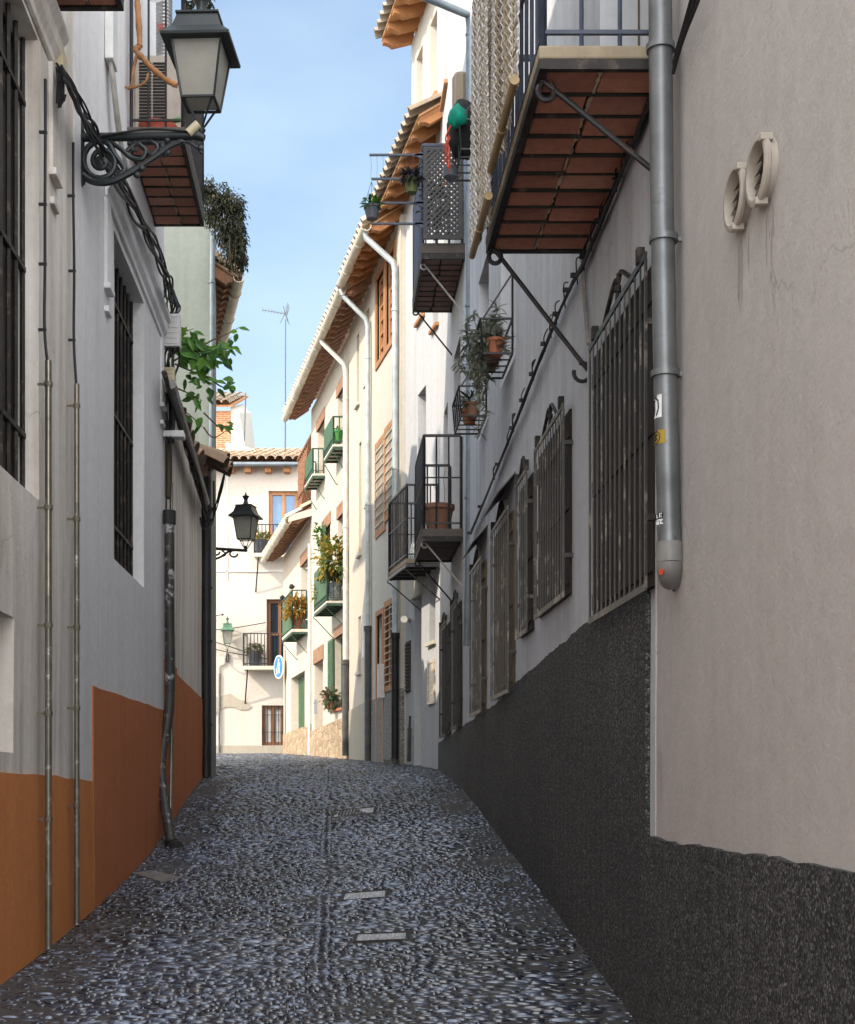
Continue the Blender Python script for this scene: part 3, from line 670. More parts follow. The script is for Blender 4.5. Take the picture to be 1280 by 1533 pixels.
# ------------------------------------------------------------------ right side, near
G = House('pale_house', 'plain pale mauve house wall with two round vents, nearest on the right', RW, 1.6, 5.60, -2, 6.3, 'white_g', off=.006)
G.plinth(1.6, 5.61, [(1.6, 1.45), (3.5, 1.457), (5.0, 1.452), (5.61, 1.449)], 'rough', .03)
G.wall()
H = House('grey_white_house', 'bluish white house with dark roughcast foot and five barred windows', RW, 5.601, 14.0, -1, 9.3, 'white_h')
I = House('narrow_white_house', 'white house with two stacked iron balconies beside the bluish downpipe', RW, 14.001, 17.1, 0, 12.3, 'white_i')
H.plinth(5.602, 5.73, [(5.6, 1.449), (5.73, 1.449)], 'rough', .03)
H.plinth(5.731, 14.0, [(5.7, 2.50), (7.1, 2.52), (8.5, 2.46), (9.93, 2.40), (11, 2.31), (14, 2.24)], 'rough', .022)
I.plinth(14.001, 17.1, [(14, 2.24), (17.1, 2.15)], 'rough', .022)
def grille_win(h, y0, y1, za, zb, nb, bar, boards, crest=True, d=.05):
    W = h.W; a, b = y0+.06, y1-.05; zl, zh = za+.03, zb-.02
    h.ops.append((a, b, zl, zh, d)); mb = MB(); n = max(2, int((b-a)/.14))
    e = y1+.13
    for i in range(n):
        u0, u1 = a+(e-a)*i/n, a+(e-a)*(i+1)/n; mb.box(W, u0+.003, u1-.003, -d-.04, .012+R(.0, .006), zl, zh)
    for z in (zl+.1, (zl+zh)/2, zh-.12): mb.box(W, a, e, .0125, .024, z-.04, z+.04)
    w = mb.build('window', boards, h.e); q = MB(); o = .062
    q.box(W, y0, y1, o-.005, o+.005, za, za+.032); q.box(W, y0, y1, o-.005, o+.005, zb-.028, zb)
    q.box(W, y0, y0+.022, o-.006, o+.004, za+.03, zb-.03); q.box(W, y1-.022, y1, o-.006, o+.004, za+.03, zb-.03)
    for i in range(nb):
        u = y0+(y1-y0)*(i+1)/(nb+1); q.box(W, u-.0065, u+.0065, o-.003, o+.003, za+.02, zb-.02)
    for k in (.22, .8):
        z = za+(zb-za)*k
        for u in (y0+.03, y1-.03): q.box(W, u-.012, u+.012, -.05, o-.012, z-.012, z+.012)
    q.build('grille', bar, w)
    if crest:
        c = MB(); um = (y0+y1)/2; ww = (y1-y0)
        for sgn in (-1, 1):
            p = smooth_pts([W.P(um+sgn*ww*.26, o-.01, zb-.01), W.P(um+sgn*ww*.17, o-.012, zb+.055), W.P(um+sgn*ww*.05, o-.014, zb+.125), W.P(um+sgn*.01, o-.015, zb+.095)])
            c.tube(p, .011, 6)
            c.box(W, um+sgn*ww*.4-.02, um+sgn*ww*.4+.02, o-.02, o+.012, zb-.005, zb+.06)
        c.tube([W.P(um, o-.012, zb), W.P(um, o-.012, zb+.14)], [.012, .005], 6)
        c.tube([W.P(um, o-.012, zb+.055), W.P(um, o-.012, zb+.085)], .018, 6)
        c.build('crest', 'dark_iron', w, smooth=True)
    return w
for h, y0, y1, za, zb, nb, bar, brd in ((H, 5.54, 6.77, 2.478, 3.885, 11, 'pale_iron', 'old_wood'), (H, 7.53, 8.63, 2.72, 3.82, 11, 'worn_glint_iron', 'old_wood'),
        (H, 8.97, 9.52, 2.68, 3.79, 5, 'worn_glint_iron', 'old_wood'), (H, 9.93, 11.03, 2.335, 3.73, 8, 'worn_glint_iron', 'old_wood2'), (H, 11.78, 12.74, 2.28, 3.66, 7, 'worn_glint_iron', 'old_wood2'),
        (I, 14.05, 14.85, 2.23, 3.6, 6, 'dark_iron', 'old_wood'), (I, 15.45, 16.4, 2.185, 3.54, 6, 'dark_iron', 'old_wood')):
    grille_win(h, y0, y1, za, zb, nb, bar, brd)
# big balcony
bal = H.balcony(5.32, 7.2, .54, 4.53, .95, 'slab', 'blue_iron', .09, .15, 'soffit', 10, start=.06, mid=True)
H.ops.append((5.9, 6.8, 4.66, 6.9, .2))
MB().box(RW, 5.9, 6.8, -.26, -.19, 4.66, 6.9).build('door', 'old_wood2', H.e)
for u, zw in ((5.42, 4.12), (7.14, 3.9)):
    p = [RW.P(u, .0, zw), RW.P(u, .03, zw+.02), RW.P(u, .49, 4.515)]
    for k in range(10):
        g = math.radians(20+k*34); p.append(RW.P(u, .505+.036*math.sin(g)*.9-.01, 4.517-.036+.036*math.cos(g)+.006))
    q = MB().tube(smooth_pts(p, 3), .0125, 8)
    if u > 6:
        q.tube([RW.P(u, .03+.045*math.cos(math.radians(g)), zw-.03+.05*math.sin(math.radians(g))) for g in range(70, 380, 25)], .011, 8)
    q.build('strut', 'iron', bal, smooth=True)
# esparto blinds hanging outside its railing
def blind(label, u0, u1, z0, z1, o):
    e = thing('esparto_blind', label, 'blind', RW.P(u0, o, z0), 'esparto blinds over the big balcony'); mb = MB(); n = int((u1-u0)/.017)
    for i in range(n):
        u = u0+(u1-u0)*(i+.5)/n; ph = (i % 2)*.5; k = int((z1-z0)/.026)
        pts = [RW.P(u+.0085*((j % 2)*2-1)*(1 if i % 2 else -1), o+.018*math.sin(u*9)+.012*math.sin(u*23+j*.05)+.004*((j % 2)*2-1), z0+(z1-z0)*j/k) for j in range(k+1)]
        mb.tube(pts, .0048, 4)
    for j in range(int((z1-z0)/.11)):
        z = z0+.05+j*.11; mb.tube([RW.P(u0+(u1-u0)*i/8, o-.006+.018*math.sin((u0+(u1-u0)*i/8)*9), z) for i in range(9)], .003, 4)
    mb.build('mat', 'esparto', e)
    r = MB(); r.tube([RW.P(u0-.03, o+.016, z0), RW.P(u1+.02, o+.016, z0+.01)], .019, 10)
    for u in (u0-.03, (u0+u1)/2): r.tube([RW.P(u-.006, o+.016, z0), RW.P(u+.008, o+.016, z0)], .0215, 10)
    r.build('rod', 'bamboo', e, smooth=True)
blind('woven esparto blind hanging over big balcony, nearer wider one ending higher', 5.62, 6.42, 4.62, 6.9, .585)
blind('woven esparto blind hanging over big balcony, farther one reaching below slab', 6.5, 7.22, 4.52, 6.9, .592)
# H upper windows
for a, b, za, zb in ((9.97, 10.85, 4.86, 6.3), (11.7, 12.55, 4.86, 6.35), (11.7, 12.55, 7.25, 9.2), (9.97, 10.85, 7.25, 9.2)):
    H.window(a, b, za, zb, .2, 'wood_b', .06, 'glass' if za < 7 else 'shade_w', 1)
H.wall()
# balconies of the narrow white house
I.window(14.25, 15.1, 7.25, 9.2, .2, 'wood_b', .06, 'glass', 1); I.window(14.3, 15.1, 4.33, 6.45, .2, 'wood_b', .06, 'glass', 1)
I.window(15.9, 16.5, 7.6, 8.8, .2, 'wood_b', .05, 'glass', 1); I.window(15.95, 16.5, 4.9, 6.2, .2, 'wood_b', .05, 'glass', 1); I.window(15.9, 16.5, 10, 11.4, .2, 'wood_b', .05, 'shade_w', 1, sill='wood_o')
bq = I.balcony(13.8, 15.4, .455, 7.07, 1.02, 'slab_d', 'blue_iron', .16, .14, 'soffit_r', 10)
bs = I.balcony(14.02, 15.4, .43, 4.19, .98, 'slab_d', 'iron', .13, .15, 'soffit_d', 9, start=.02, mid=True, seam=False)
for b, z, zw in ((bq, 7.07, 6.55), (bs, 4.19, 3.72)):
    for u in (13.95 if b == bq else 14.1, 15.32):
        dd = .42 if b == bq else .40; p = [RW.P(u, .0, zw), RW.P(u, dd, z)]+[RW.P(u, dd+.03*math.sin(math.radians(g)), z-.03+.03*math.cos(math.radians(g))) for g in range(20, 300, 35)]
        MB().tube(p, .010, 6).build('strut', 'cable_w' if u < 14.2 else 'iron', b, smooth=True)
I.wall()
# lattice panel on the near end of the upper balcony
lt = MB(); y = 13.76; x0, x1 = RW.P(y, .435, 0).x, RW.P(y, .03, 0).x; z0, z1 = 7.25, 8.2; s = .058
def diag(sgn):
    k = -40
    while k < 60:
        c = k*s; pts = []
        # line z = z0 + sgn*(x-x0) + c clipped to the panel
        xs = [x0, x1]; segs = []
        for x in np.linspace(x0, x1, 30):
            z = z0+sgn*(x-x0)*1.0+c
            if z0 <= z <= z1: segs.append((x, z))
        if len(segs) > 2:
            lt.bar(Vector((segs[0][0], y-.004*sgn, segs[0][1])), Vector((segs[-1][0], y-.004*sgn, segs[-1][1])), .021)
        k += 1
diag(1); diag(-1)
for a, b, c, d in ((x0, x1, z0, z0+.04), (x0, x1, z1-.04, z1), (x0, x0+.035, z0+.04, z1-.04), (x1-.035, x1, z0+.04, z1-.04)):
    lt.abox(((a+b)/2, y, (c+d)/2), ((b-a)/2, .012, (d-c)/2))
tag(lt.build('lattice_panel', 'iron'), 'dark diamond lattice panel on the end of the upper balcony', 'lattice panel')
# plant arms of that balcony
arm = MB()
for py, w in ((232, .02), (268, .02), (304, .02), (335, .02)):
    z = U(640, py, 13.8).z; xa = U(556 if py > 250 else 553, py, 13.8).x
    arm.bar(Vector((xa, 13.8, z)), Vector((RW.P(13.8, .435, 0).x, 13.8, z)), w); arm.prism([Vector((RW.P(13.8, .435, 0).x, 13.79, z+.03)), Vector((RW.P(13.8, .435, 0).x, 13.79, z-.05)), Vector((RW.P(13.8, .53, 0).x, 13.79, z))], [Vector((RW.P(13.8, .435, 0).x, 13.81, z+.03)), Vector((RW.P(13.8, .435, 0).x, 13.81, z-.05)), Vector((RW.P(13.8, .53, 0).x, 13.81, z))])
for i in range(8):
    px = 555+i*9; arm.tube([U(px, 233, 13.8), U(px+1, 250, 13.8), U(px, 268, 13.8)], .002, 4)
tag(arm.build('plant_hanger', 'blue_iron'), 'slate iron clothes line arms jutting over the street from upper balcony', 'hanger')
def hanging(label, px, py, Y, r, h, mat, leafmat, rad, n, l, lines_to=None):
    c = U(px, py, Y); e = thing('hanging_pot', label, 'hanging plant', c, 'pots hung on the upper balcony arms')
    pot(e, c, r*.72, r, h, mat)
    m = MB(); foliage(m, c+Vector((0, 0, h+rad[2]*.3)), rad, n, l, l*.4); m.build('foliage', leafmat, e, recalc=False)
    if lines_to:
        q = MB(); t = U(*lines_to, Y)
        for dx in (-1, 1): q.tube([c+Vector((dx*r, 0, h)), t], .0022, 4)
        q.tube([c+Vector((0, r, h)), t], .0022, 4); q.build('cord', 'cable', e)
hanging('dark grey hanging pot with green tufts at the tip of the iron arm', 557, 328, 13.8, .082, .135, 'grey_pot', 'leaf', (.1, .1, .06), 130, .06, (556, 272))
hanging('mossy green pot with purple plant held against the upper balcony rail', 616, 289, 13.75, .075, .14, 'green_pot', 'leaf_p', (.12, .12, .08), 150, .08)
m = MB(); foliage(m, RW.P(14.1, .3, 7.75), (.15, .25, .3), 260, .08, .035)
tag(m.build('balcony_plant', 'leaf_d', recalc=False), 'dark leafy plant behind the lattice of the upper balcony', 'plant')
# big pot on lower balcony
e = thing('terracotta_pot', 'big empty terracotta pot behind railing of the lower iron balcony', 'pot', RW.P(14.3, .24, 4.32))
pot(e, RW.P(14.3, .24, 4.322), .115, .165, .3, 'terra_d')
MB().tube(smooth_pts([RW.P(14.3, .2, 4.55), RW.P(14.3, .17, 4.72), RW.P(14.32, .18, 4.9), RW.P(14.33, .16, 5.0)]), .003, 5).build('stem', 'stem', e)
# big downpipe
tp = [U(988, -40, 5.2), U(991, 300, 5.2), U(996, 560, 5.2), U(1002, 815, 5.2)]
e = drainpipe('big galvanised drainpipe with stickers beside the largest barred window', tp, .046, 'galv', [U(993.5, 358, 5.2), U(996, 560, 5.2), U(989, 72, 5.2)], n=24)
sh = MB().tube([U(1002, 812, 5.2), U(1002.5, 842, 5.2)], .052, 24); sh.tube(smooth_pts([U(1002.5, 840, 5.2), U(1003, 855, 5.21), U(1007, 868, 5.26)]), [.0515]*6+[.05]*6+[.043], 24)
sh.build('plastic_elbow', 'grey_plastic', e, smooth=True)
MB().tube([U(1006, 862, 5.26), U(1012, 878, 5.31), U(1017, 893, 5.37)], [.034, .022, .006], 12).build('outlet', 'dark_iron', e, smooth=True)
MB().lathe(U(991, 856, 5.165), [(.012, 0), (.012, .004)], 12, (-.8, -.6, 0)).build('cap', 'red', e)
def on_pipe(p0, r, a0, a1, z0, z1, k=.0012):
    vs = []; n = 8
    for z in (z0, z1):
        for i in range(n+1):
            g = math.radians(a0+(a1-a0)*i/n); vs.append(Vector((p0.x+math.cos(g)*(r+k), p0.y+math.sin(g)*(r+k), z)))
    return MB().add(vs, [(i, i+1, n+2+i, n+1+i) for i in range(n)])
def glyphs(mb, p0, r, segs, a0, a1, z0, z1, t, k=.002):
    """strokes ((x,y),(x,y)) in 0..1 laid round the pipe"""
    for (xa, ya), (xb, yb) in segs:
        pts = []
        for i in range(5):
            x, yv = xa+(xb-xa)*i/4, ya+(yb-ya)*i/4; g = math.radians(a0+(a1-a0)*x); pts.append(Vector((p0.x+math.cos(g)*(r+k), p0.y+math.sin(g)*(r+k), z0+(z1-z0)*yv)))
        mb.tube(pts, t, 4)
pz = lambda y: U(1000, y, 5.2).z
P0 = U(997.5, 610, 5.2); st = thing('sticker', 'torn white sticker with black rounded drawing on the big drainpipe', 'sticker', P0, 'stickers on the big drainpipe')
on_pipe(P0, .046, 172, 238, pz(628), pz(594)).build('backing', 'sign_white', st, smooth=True)
b = MB(); glyphs(b, P0, .046, [((.05+.3*math.cos(a), .45+.4*math.sin(a)), (.05+.3*math.cos(a+.5), .45+.4*math.sin(a+.5))) for a in (-1.5, -1, -.5, 0, .5, 1)]+[((.55, .1), (.75, .4)), ((.75, .4), (.7, .75)), ((.7, .75), (.3, .95)), ((.2, .7), (.35, .75)), ((.1, .3), (.3, .55))], 172, 238, pz(628), pz(594), .0032); b.build('drawing', 'ink', st)
P0 = U(998, 657, 5.2); st = thing('sticker', 'small yellow sticker with a black letter B in a ring on the drainpipe', 'sticker', P0, 'stickers on the big drainpipe')
on_pipe(P0, .046, 172, 255, pz(667), pz(647)).build('backing', 'yellow', st, smooth=True)
b = MB(); ring = [((.36+.3*math.cos(a*.63), .5+.46*math.sin(a*.63)), (.36+.3*math.cos((a+1)*.63), .5+.46*math.sin((a+1)*.63))) for a in range(10)]
B = [((.28, .25), (.28, .75)), ((.28, .75), (.46, .68)), ((.46, .68), (.3, .5)), ((.3, .5), (.48, .36)), ((.48, .36), (.28, .25))]
glyphs(b, P0, .046, ring+B, 172, 255, pz(667), pz(647), .0022); b.build('lettering', 'ink', st)
P0 = U(1001.5, 778, 5.2); st = thing('sticker', 'black and white lettered sticker low on the big galvanised drainpipe', 'sticker', P0, 'stickers on the big drainpipe')
on_pipe(P0, .046, 176, 232, pz(778), pz(769)).build('backing', 'ink', st, smooth=True)
b = MB(); w = MB()
glyphs(w, P0, .046, [((.15, .2), (.15, .8)), ((.15, .2), (.4, .2)), ((.6, .2), (.6, .8)), ((.6, .8), (.9, .8)), ((.6, .5), (.85, .5)), ((.6, .2), (.9, .2))], 176, 232, pz(778), pz(769), .0018)
glyphs(w, P0, .046, [((.0, .2), (.0, .9)), ((.0, .9), (.3, .9)), ((.3, .9), (.3, .2)), ((.45, .1), (.45, .9)), ((.35, .9), (.6, .9)), ((.7, .1), (.7, .9)), ((.7, .9), (.95, .85)), ((.95, .85), (.7, .5)), ((.7, .5), (.98, .1))], 176, 232, pz(788), pz(779), .0024)
w.build('lettering', 'sign_white', st)
# ring vents
for lab, Y, z in (('round plaster vent ring on pale wall, right and nearer of the pair', 4.15, 3.585), ('round plaster vent ring on pale wall, left and farther of the pair', 4.39, 3.605)):
    ax = Vector((-1, -.07, 0)); c = RW.P(Y, 0, z); e = thing('wall_vent', lab, 'vent', c, 'round vents on the pale wall')
    MB().lathe(c, [(.096, -.03), (.096, .028), (.105, .032), (.107, .044), (.1, .05), (.086, .05), (.082, .036), (.08, -.02), (.096, -.03)], 28, ax).build('collar', 'pvc', e, smooth=True)
    q = MB()
    for g in (20, 140, 260):
        a = math.radians(g); MB().abox(c+ax*.034+Vector((0, math.cos(a)*.104, math.sin(a)*.104)), (.02, .011, .011)).build('lug', 'pvc', e, bevel=.003)
    q = MB()
    for i in range(5):
        zz = -.06+i*.03; hh = math.sqrt(.078**2-zz*zz); q.add([c+ax*.01+Vector((0, -hh, zz)), c+ax*.01+Vector((0, hh, zz)), c+ax*.034+Vector((0, hh, zz-.02)), c+ax*.034+Vector((0, -hh, zz-.02))], [(0, 1, 2, 3)])
    q.build('louvre', 'pvc', e)
    MB().lathe(c+ax*.004, [(.085, 0), (.085, .004)], 24, ax).build('opening', 'dark', e)
st = MB(); random.seed(31)
for Y, z, wid, L, n in ((4.16, 3.48, .12, .26, 7), (4.4, 3.49, .12, .24, 6), (5.52, 1.83, .05, .3, 4)):
    for i in range(n):
        u = Y+R(-.5, .5)*wid; l = L*R(.3, 1); w = R(.003, .011); o = .0075+bulge(RW, u, z)
        top, k = z-R(0, .04), 6
        for sgn in (1,):
            ed = [(u+w*(.5+.6*noise.noise(Vector((u*9, j, 1)))), top-l*j/k) for j in range(k)]+[(u, top-l)]+[(u-w*(.5+.6*noise.noise(Vector((u*9, j, 5)))), top-l*j/k) for j in range(k-1, -1, -1)]
            st.add([RW.P(a, o, b) for a, b in ed], [tuple(range(len(ed)))])
struct(st.build('drip_stain', 'stain', G.e), 'stuff')
# cables near the big pipe and along the wall
cb = MB()
for k, o in enumerate((.03, .045, .055)):
    cb.tube(smooth_pts(trace(RW, [(1040+k*7, -20), (1022+k*3, 45), (1012+k*2, 80), (1008, 110)], o)), .007, 6)
tag(cb.build('cable_bundle', 'cable', smooth=True), 'black cables bending down beside the top of the big drainpipe', 'cables')
cb = MB(); base = [(972, 150), (940, 235), (878, 384), (845, 450), (800, 560), (760, 665), (705, 798)]
for k in range(6):
    p = [RW.W(x, y+R(-4, 4), .02+.03*R(0, 1)) for x, y in base]
    p = smooth_pts(p, 8); p = [q+Vector((0, 0, R(-.006, .006))) for q in p]; cb.tube(p, R(.006, .009), 6)
p = smooth_pts([RW.W(x, y, .0) for x, y in base], 5)
for q in p[::2]: cb.abox(q+Vector((-.02, 0, 0)), (.018, .010, .012))
for i in range(26):
    q = p[int(R(2, len(p)-3))]; cb.tube(smooth_pts([q+Vector((-.03, 0, .0)), q+Vector((-.05, .05, R(-.07, 0))), q+Vector((-.03, .16, -.09))]), .004, 5)
tag(cb.build('wall_cable', 'cable', smooth=True), 'thick twisted black cable running slantwise across the bluish wall under balconies', 'cable')
p = [RW.W(872, 390, .02), RW.W(876, 455, .02), RW.W(881, 515, .03)]
tag(MB().tube(smooth_pts(p), .012, 8).build('cable_sleeve', 'cable_w', smooth=True), 'short pale cable sleeve on wall left of the largest barred window', 'cable sleeve')
# rain hoods over two barred windows
for lab, u0, u1, z in (('dark tilted rain hood above the tall barred window beside the bluish pipe, nearer one', 9.95, 11.0, 3.98), ('dark tilted rain hood above barred window nearest the bluish pipe', 11.8, 12.75, 3.93)):
    q = MB(); q.hexa([RW.P(u0, 0, z), RW.P(u1, 0, z), RW.P(u1, .14, z-.16), RW.P(u0, .14, z-.16), RW.P(u0, 0, z+.012), RW.P(u1, 0, z+.012), RW.P(u1, .142, z-.148), RW.P(u0, .142, z-.148)])
    tag(q.build('rain_hood', 'pipe_grey'), lab, 'rain hood', 'rain hoods over barred windows')
# planter racks in the upper windows
def rack(label, u0, z, leafmat, nplant, pots, trail):
    """folding iron rack hung out of a window"""
    W = RW; e = thing('window_rack', label, 'plant rack', W.P(u0, .1, z), 'iron racks hung out of upper windows'); m = MB(); u1 = u0+.62; a, b = .02, .24
    for zz in (z, z+.26):
        dd = b if zz == z else b+.02
        for s, t in (((u0, a), (u0, dd)), ((u0, dd), (u1, dd)), ((u1, dd), (u1, a)), ((u0, a), (u1, a))): m.bar(W.P(s[0], s[1], zz), W.P(t[0], t[1], zz), .014)
    for i in range(5): u = u0+(u1-u0)*i/4; m.bar(W.P(u, a, z), W.P(u, b, z), .01); m.bar(W.P(u, b, z), W.P(u, b+.02, z+.26), .01)
    m.bar(W.P(u0, a, z+.6), W.P(u0, b, z+.26), .012); m.bar(W.P(u0, a, z+.6), W.P(u0, a, z), .012)
    m.build('rack_frame', 'iron', e)
    for du, o, sz, mat, lm, lab in pots:
        c = W.P(u0+du, o, z+.02); q = thing('potted_plant', lab, 'potted plant', c, 'pots in the window racks')
        pot(q, c, sz*.68, sz, sz*1.7, mat)
        f = MB(); foliage(f, c+Vector((0, 0, sz*1.9)), (sz*1.3, sz*1.3, sz), nplant, .09, .022, -.2); f.build('foliage', lm, q, recalc=False)
    if trail:
        t = MB(); s = MB(); 
        for k in range(15):
            p0 = W.P(u0+R(.1, .6), R(.1, .28), z+R(.15, .4)); L = R(.15, .8) if k % 3 == 0 else R(.1, .4); pts = smooth_pts([p0, p0+Vector((-R(.02, .1), R(-.05, .05), -.1)), p0+Vector((-R(0, .1), R(-.1, .1), -L*.6)), p0+Vector((R(-.1, .1), R(-.1, .1), -L))], 8)
            s.tube(pts, .004, 5)
            for q in pts[::2]:
                for j in range(5): t.leaf(q+Vector((R(-.02, .02), R(-.02, .02), 0)), (R(-1, 1), R(-1, 1), R(-.8, .6)), R(.05, .1), R(.016, .028))
        s.build('stem', 'stem', e); t.build('foliage', leafmat, e, recalc=False)
    return e
rack('iron window rack with orange clay pots and long trailing grey plant', 10.0, 4.88, 'leaf_g', 70, [(.12, .13, .072, 'terra', 'leaf_g', 'orange clay pot at the near end of the nearer window rack'), (.32, .13, .072, 'terra_d', 'leaf_g', 'middle brown clay pot in the rack with trailing grey plant'), (.51, .13, .068, 'terra', 'leaf_g', 'clay pot at far end of the rack with trailing grey plant')], True)
rack('iron window rack with spiky dry plants beside the bluish downpipe', 11.72, 4.88, 'leaf_d', 60, [(.12, .13, .072, 'terra_d', 'leaf_d', 'dark clay pot with spiky plant at near end of farther rack'), (.36, .13, .075, 'terra', 'leaf_g', 'reddish pot with dry grass in the farther window rack')], False)
e = rack('iron window rack high up, stuffed with black bag and coloured cords', 11.72, 7.22, 'leaf_d', 0, [], False)
def crumple(mb, amp, sc):
    c = sum((Vector(v) for v in mb.v), Vector())/len(mb.v)
    mb.v = [tuple(Vector(v)+(Vector(v)-c).normalized()*amp*(noise.noise(Vector(v)*sc)+.5*noise.noise(Vector(v)*sc*2.3))) for v in mb.v]; return mb
q = MB()
prof = [(.02, 0), (.1, .03), (.15, .1), (.165, .2), (.15, .32), (.11, .42), (.06, .5), (.02, .52)]
q.lathe(RW.P(12.0, .18, 7.27), [(r, h) for r, h in prof], 22); tag(crumple(q, .05, 9).build('black_bag', 'black_cloth', smooth='all'), 'black bag stuffed in the high window rack', 'bag')
q = MB().lathe(RW.P(11.76, .27, 7.42), [(.01, 0), (.05, .02), (.085, .06), (.09, .1), (.07, .15), (.02, .19)], 20); tag(crumple(q, .045, 16).build('teal_cloth', 'teal', smooth='all'), 'crumpled teal cloth on the high window rack', 'cloth')
q = MB()
for k in range(7):
    a = RW.P(11.72+k*.09, .33, 7.46-R(0, .1)); q.tube(smooth_pts([a, a+Vector((R(-.05, .02), R(-.04, .04), -.1)), a+Vector((R(-.03, .06), R(-.05, .05), -.18)), a+Vector((R(-.03, .03), R(-.05, .05), -.27))]), R(.004, .008), 5)
tag(q.build('cord_tangle', 'red', smooth=True), 'tangle of red and orange cords hanging from high window rack', 'cord')
q = MB().lathe(RW.P(12.1, .3, 7.1), [(.02, 0), (.07, .04), (.07, .12), (.02, .16)], 12); tag(q.build('dark_pot', 'grey_pot', smooth=True), 'dark round pot at the bottom of the high window rack', 'pot')
# bluish downpipe of the house with stacked balconies
tp = [U(632, -6, 12.9), U(700, 22, 13.3), U(703, 45, 13.35), U(703, 300, 13.35), U(702.5, 640, 13.35), U(702, 800, 13.35), U(699, 966, 13.35)]
drainpipe('bluish zinc downpipe with swan neck between bluish and white houses', tp, .036, 'zinc_blue', [U(703, 52, 13.35), U(702.8, 458, 13.35), U(702.2, 745, 13.35)])
q = MB()
q.lathe(RW.W(690, 203, .06), [(.085, 0), (.09, .02), (.09, .58), (.07, .62), (.03, .64)], 12); q.tube([RW.W(690, 175, .06), RW.W(690, 172, .06)], .094, 12)
tag(q.build('rolled_blind', 'rollblind', smooth=True), 'rolled slatted blind hanging high on white wall beside downpipe', 'blind')

# ------------------------------------------------------------------ right side, far
J = House('grey_white_house', 'grey white house with recessed doorway and tile picture past the dark roughcast', JW, 17.1, 19.9, .8, 12.1, 'white_j', 3)
J.z1 = 10.0
J.ops.append((18.28, 18.74, 1.6, 4.2, .25)); MB().box(JW, 18.28, 18.74, -.32, -.24, 1.6, 4.2).build('door', 'pipe_grey', J.e)
MB().box(JW, 18.2, 18.85, -.03, .05, 4.2, 4.5).build('lintel', 'slab_w', J.e, bevel=.01)
J.window(17.45, 17.8, 3.5, 4.34, .15, 'wood_b', .04, 'glass', 0, sill='slab_w')
J.window(18.0, 18.5, 4.75, 7.0, .2, 'wood_b', .05, 'glass', 0)
J.window(17.3, 17.6, 7.6, 8.8, .15, 'wood_b', .04, 'glass', 0, sill='wood_o')
J.window(18.1, 18.5, 8.0, 9.4, .15, 'wood_b', .04, 'glass', 0, sill='wood_o')
J.wall()
# upper storey set back above the lower eave
q = sheet(JW, 17.1, 18.9, 10.0, 12.1, [(17.35, 17.75, 10.6, 11.7, .2), (18.2, 18.6, 10.6, 11.7, .2)], 3); q.build('upper_wall', 'cream2', J.e, recalc=False)
for a in (17.35, 18.2):
    MB().box(JW, a, a+.4, -.24, -.19, 10.6, 11.7).build('window', 'shade_w', J.e); MB().box(JW, a-.06, a+.46, -.02, .05, 10.53, 10.6).build('sill', 'wood_o', J.e)
eave(J, 17.0, 18.95, .42, 12.15, 12.05, 6, 'rafter_o', 'board_o', 'tile_g', None, .21, 2.)
eave(J, 16.6, 19.55, .40, 10.05, 9.82, 8, 'rafter_o', 'board_o', 'tile_g', None, .21, .1)
q = MB().box(JW, 17.48, 17.83, -.02, .012, 2.72, 3.22); q.box(JW, 17.46, 17.85, -.01, .02, 3.22, 3.26); q.box(JW, 17.46, 17.85, -.01, .02, 2.68, 2.72); q.box(JW, 17.46, 17.49, -.01, .02, 2.72, 3.22); q.box(JW, 17.82, 17.85, -.01, .02, 2.72, 3.22)
tag(q.build('tile_picture', 'plaque'), 'small framed glazed tile picture on the grey white wall', 'tile picture')
q = MB()
for i in range(14): q.box(JW, 18.98, 19.26, .0, .025, 2.95+i*.05, 2.95+i*.05+.028)
q.box(JW, 18.96, 19.28, -.02, .006, 2.92, 3.66)
tag(q.build('louvre_grille', 'slab_d'), 'slatted louvre grille on wall next to the black downpipe', 'louvre')
J.balcony(17.15, 18.35, .45, 4.42, .95, 'slab_d', 'iron', .1, .11, None, curl=.42, mid=True)
c = JW.P(17.5, .22, 4.525); e = thing('ceramic_jar', 'blue and white painted ceramic jar on the small low balcony', 'jar', c)
MB().lathe(c, [(.05, 0), (.085, .06), (.1, .15), (.085, .24), (.05, .29), (.05, .32), (.062, .335), (.04, .335)], 18).build('jar', 'ceramic', e, smooth=True)
q = MB().tube([JW.W(612, 928, .0), JW.W(606, 926, .2)], .035, 8); q.tube([JW.W(606, 926, .2), JW.W(605, 927, .26)], [.035, .05], 8)
tag(q.build('wall_light', 'white_pipe', smooth=True), 'small cylindrical wall light beside black downpipe joint', 'light')
q = MB().tube([JW.W(612, 1140, .05), JW.W(613, 1090, .05)], .03, 8); q.tube([JW.W(613, 1092, .05), JW.W(614, 1072, .05)], .018, 8)
tag(q.build('standpipe', 'pipe_grey', smooth=True), 'short dark standpipe by the doorway of the grey white house', 'pipe')

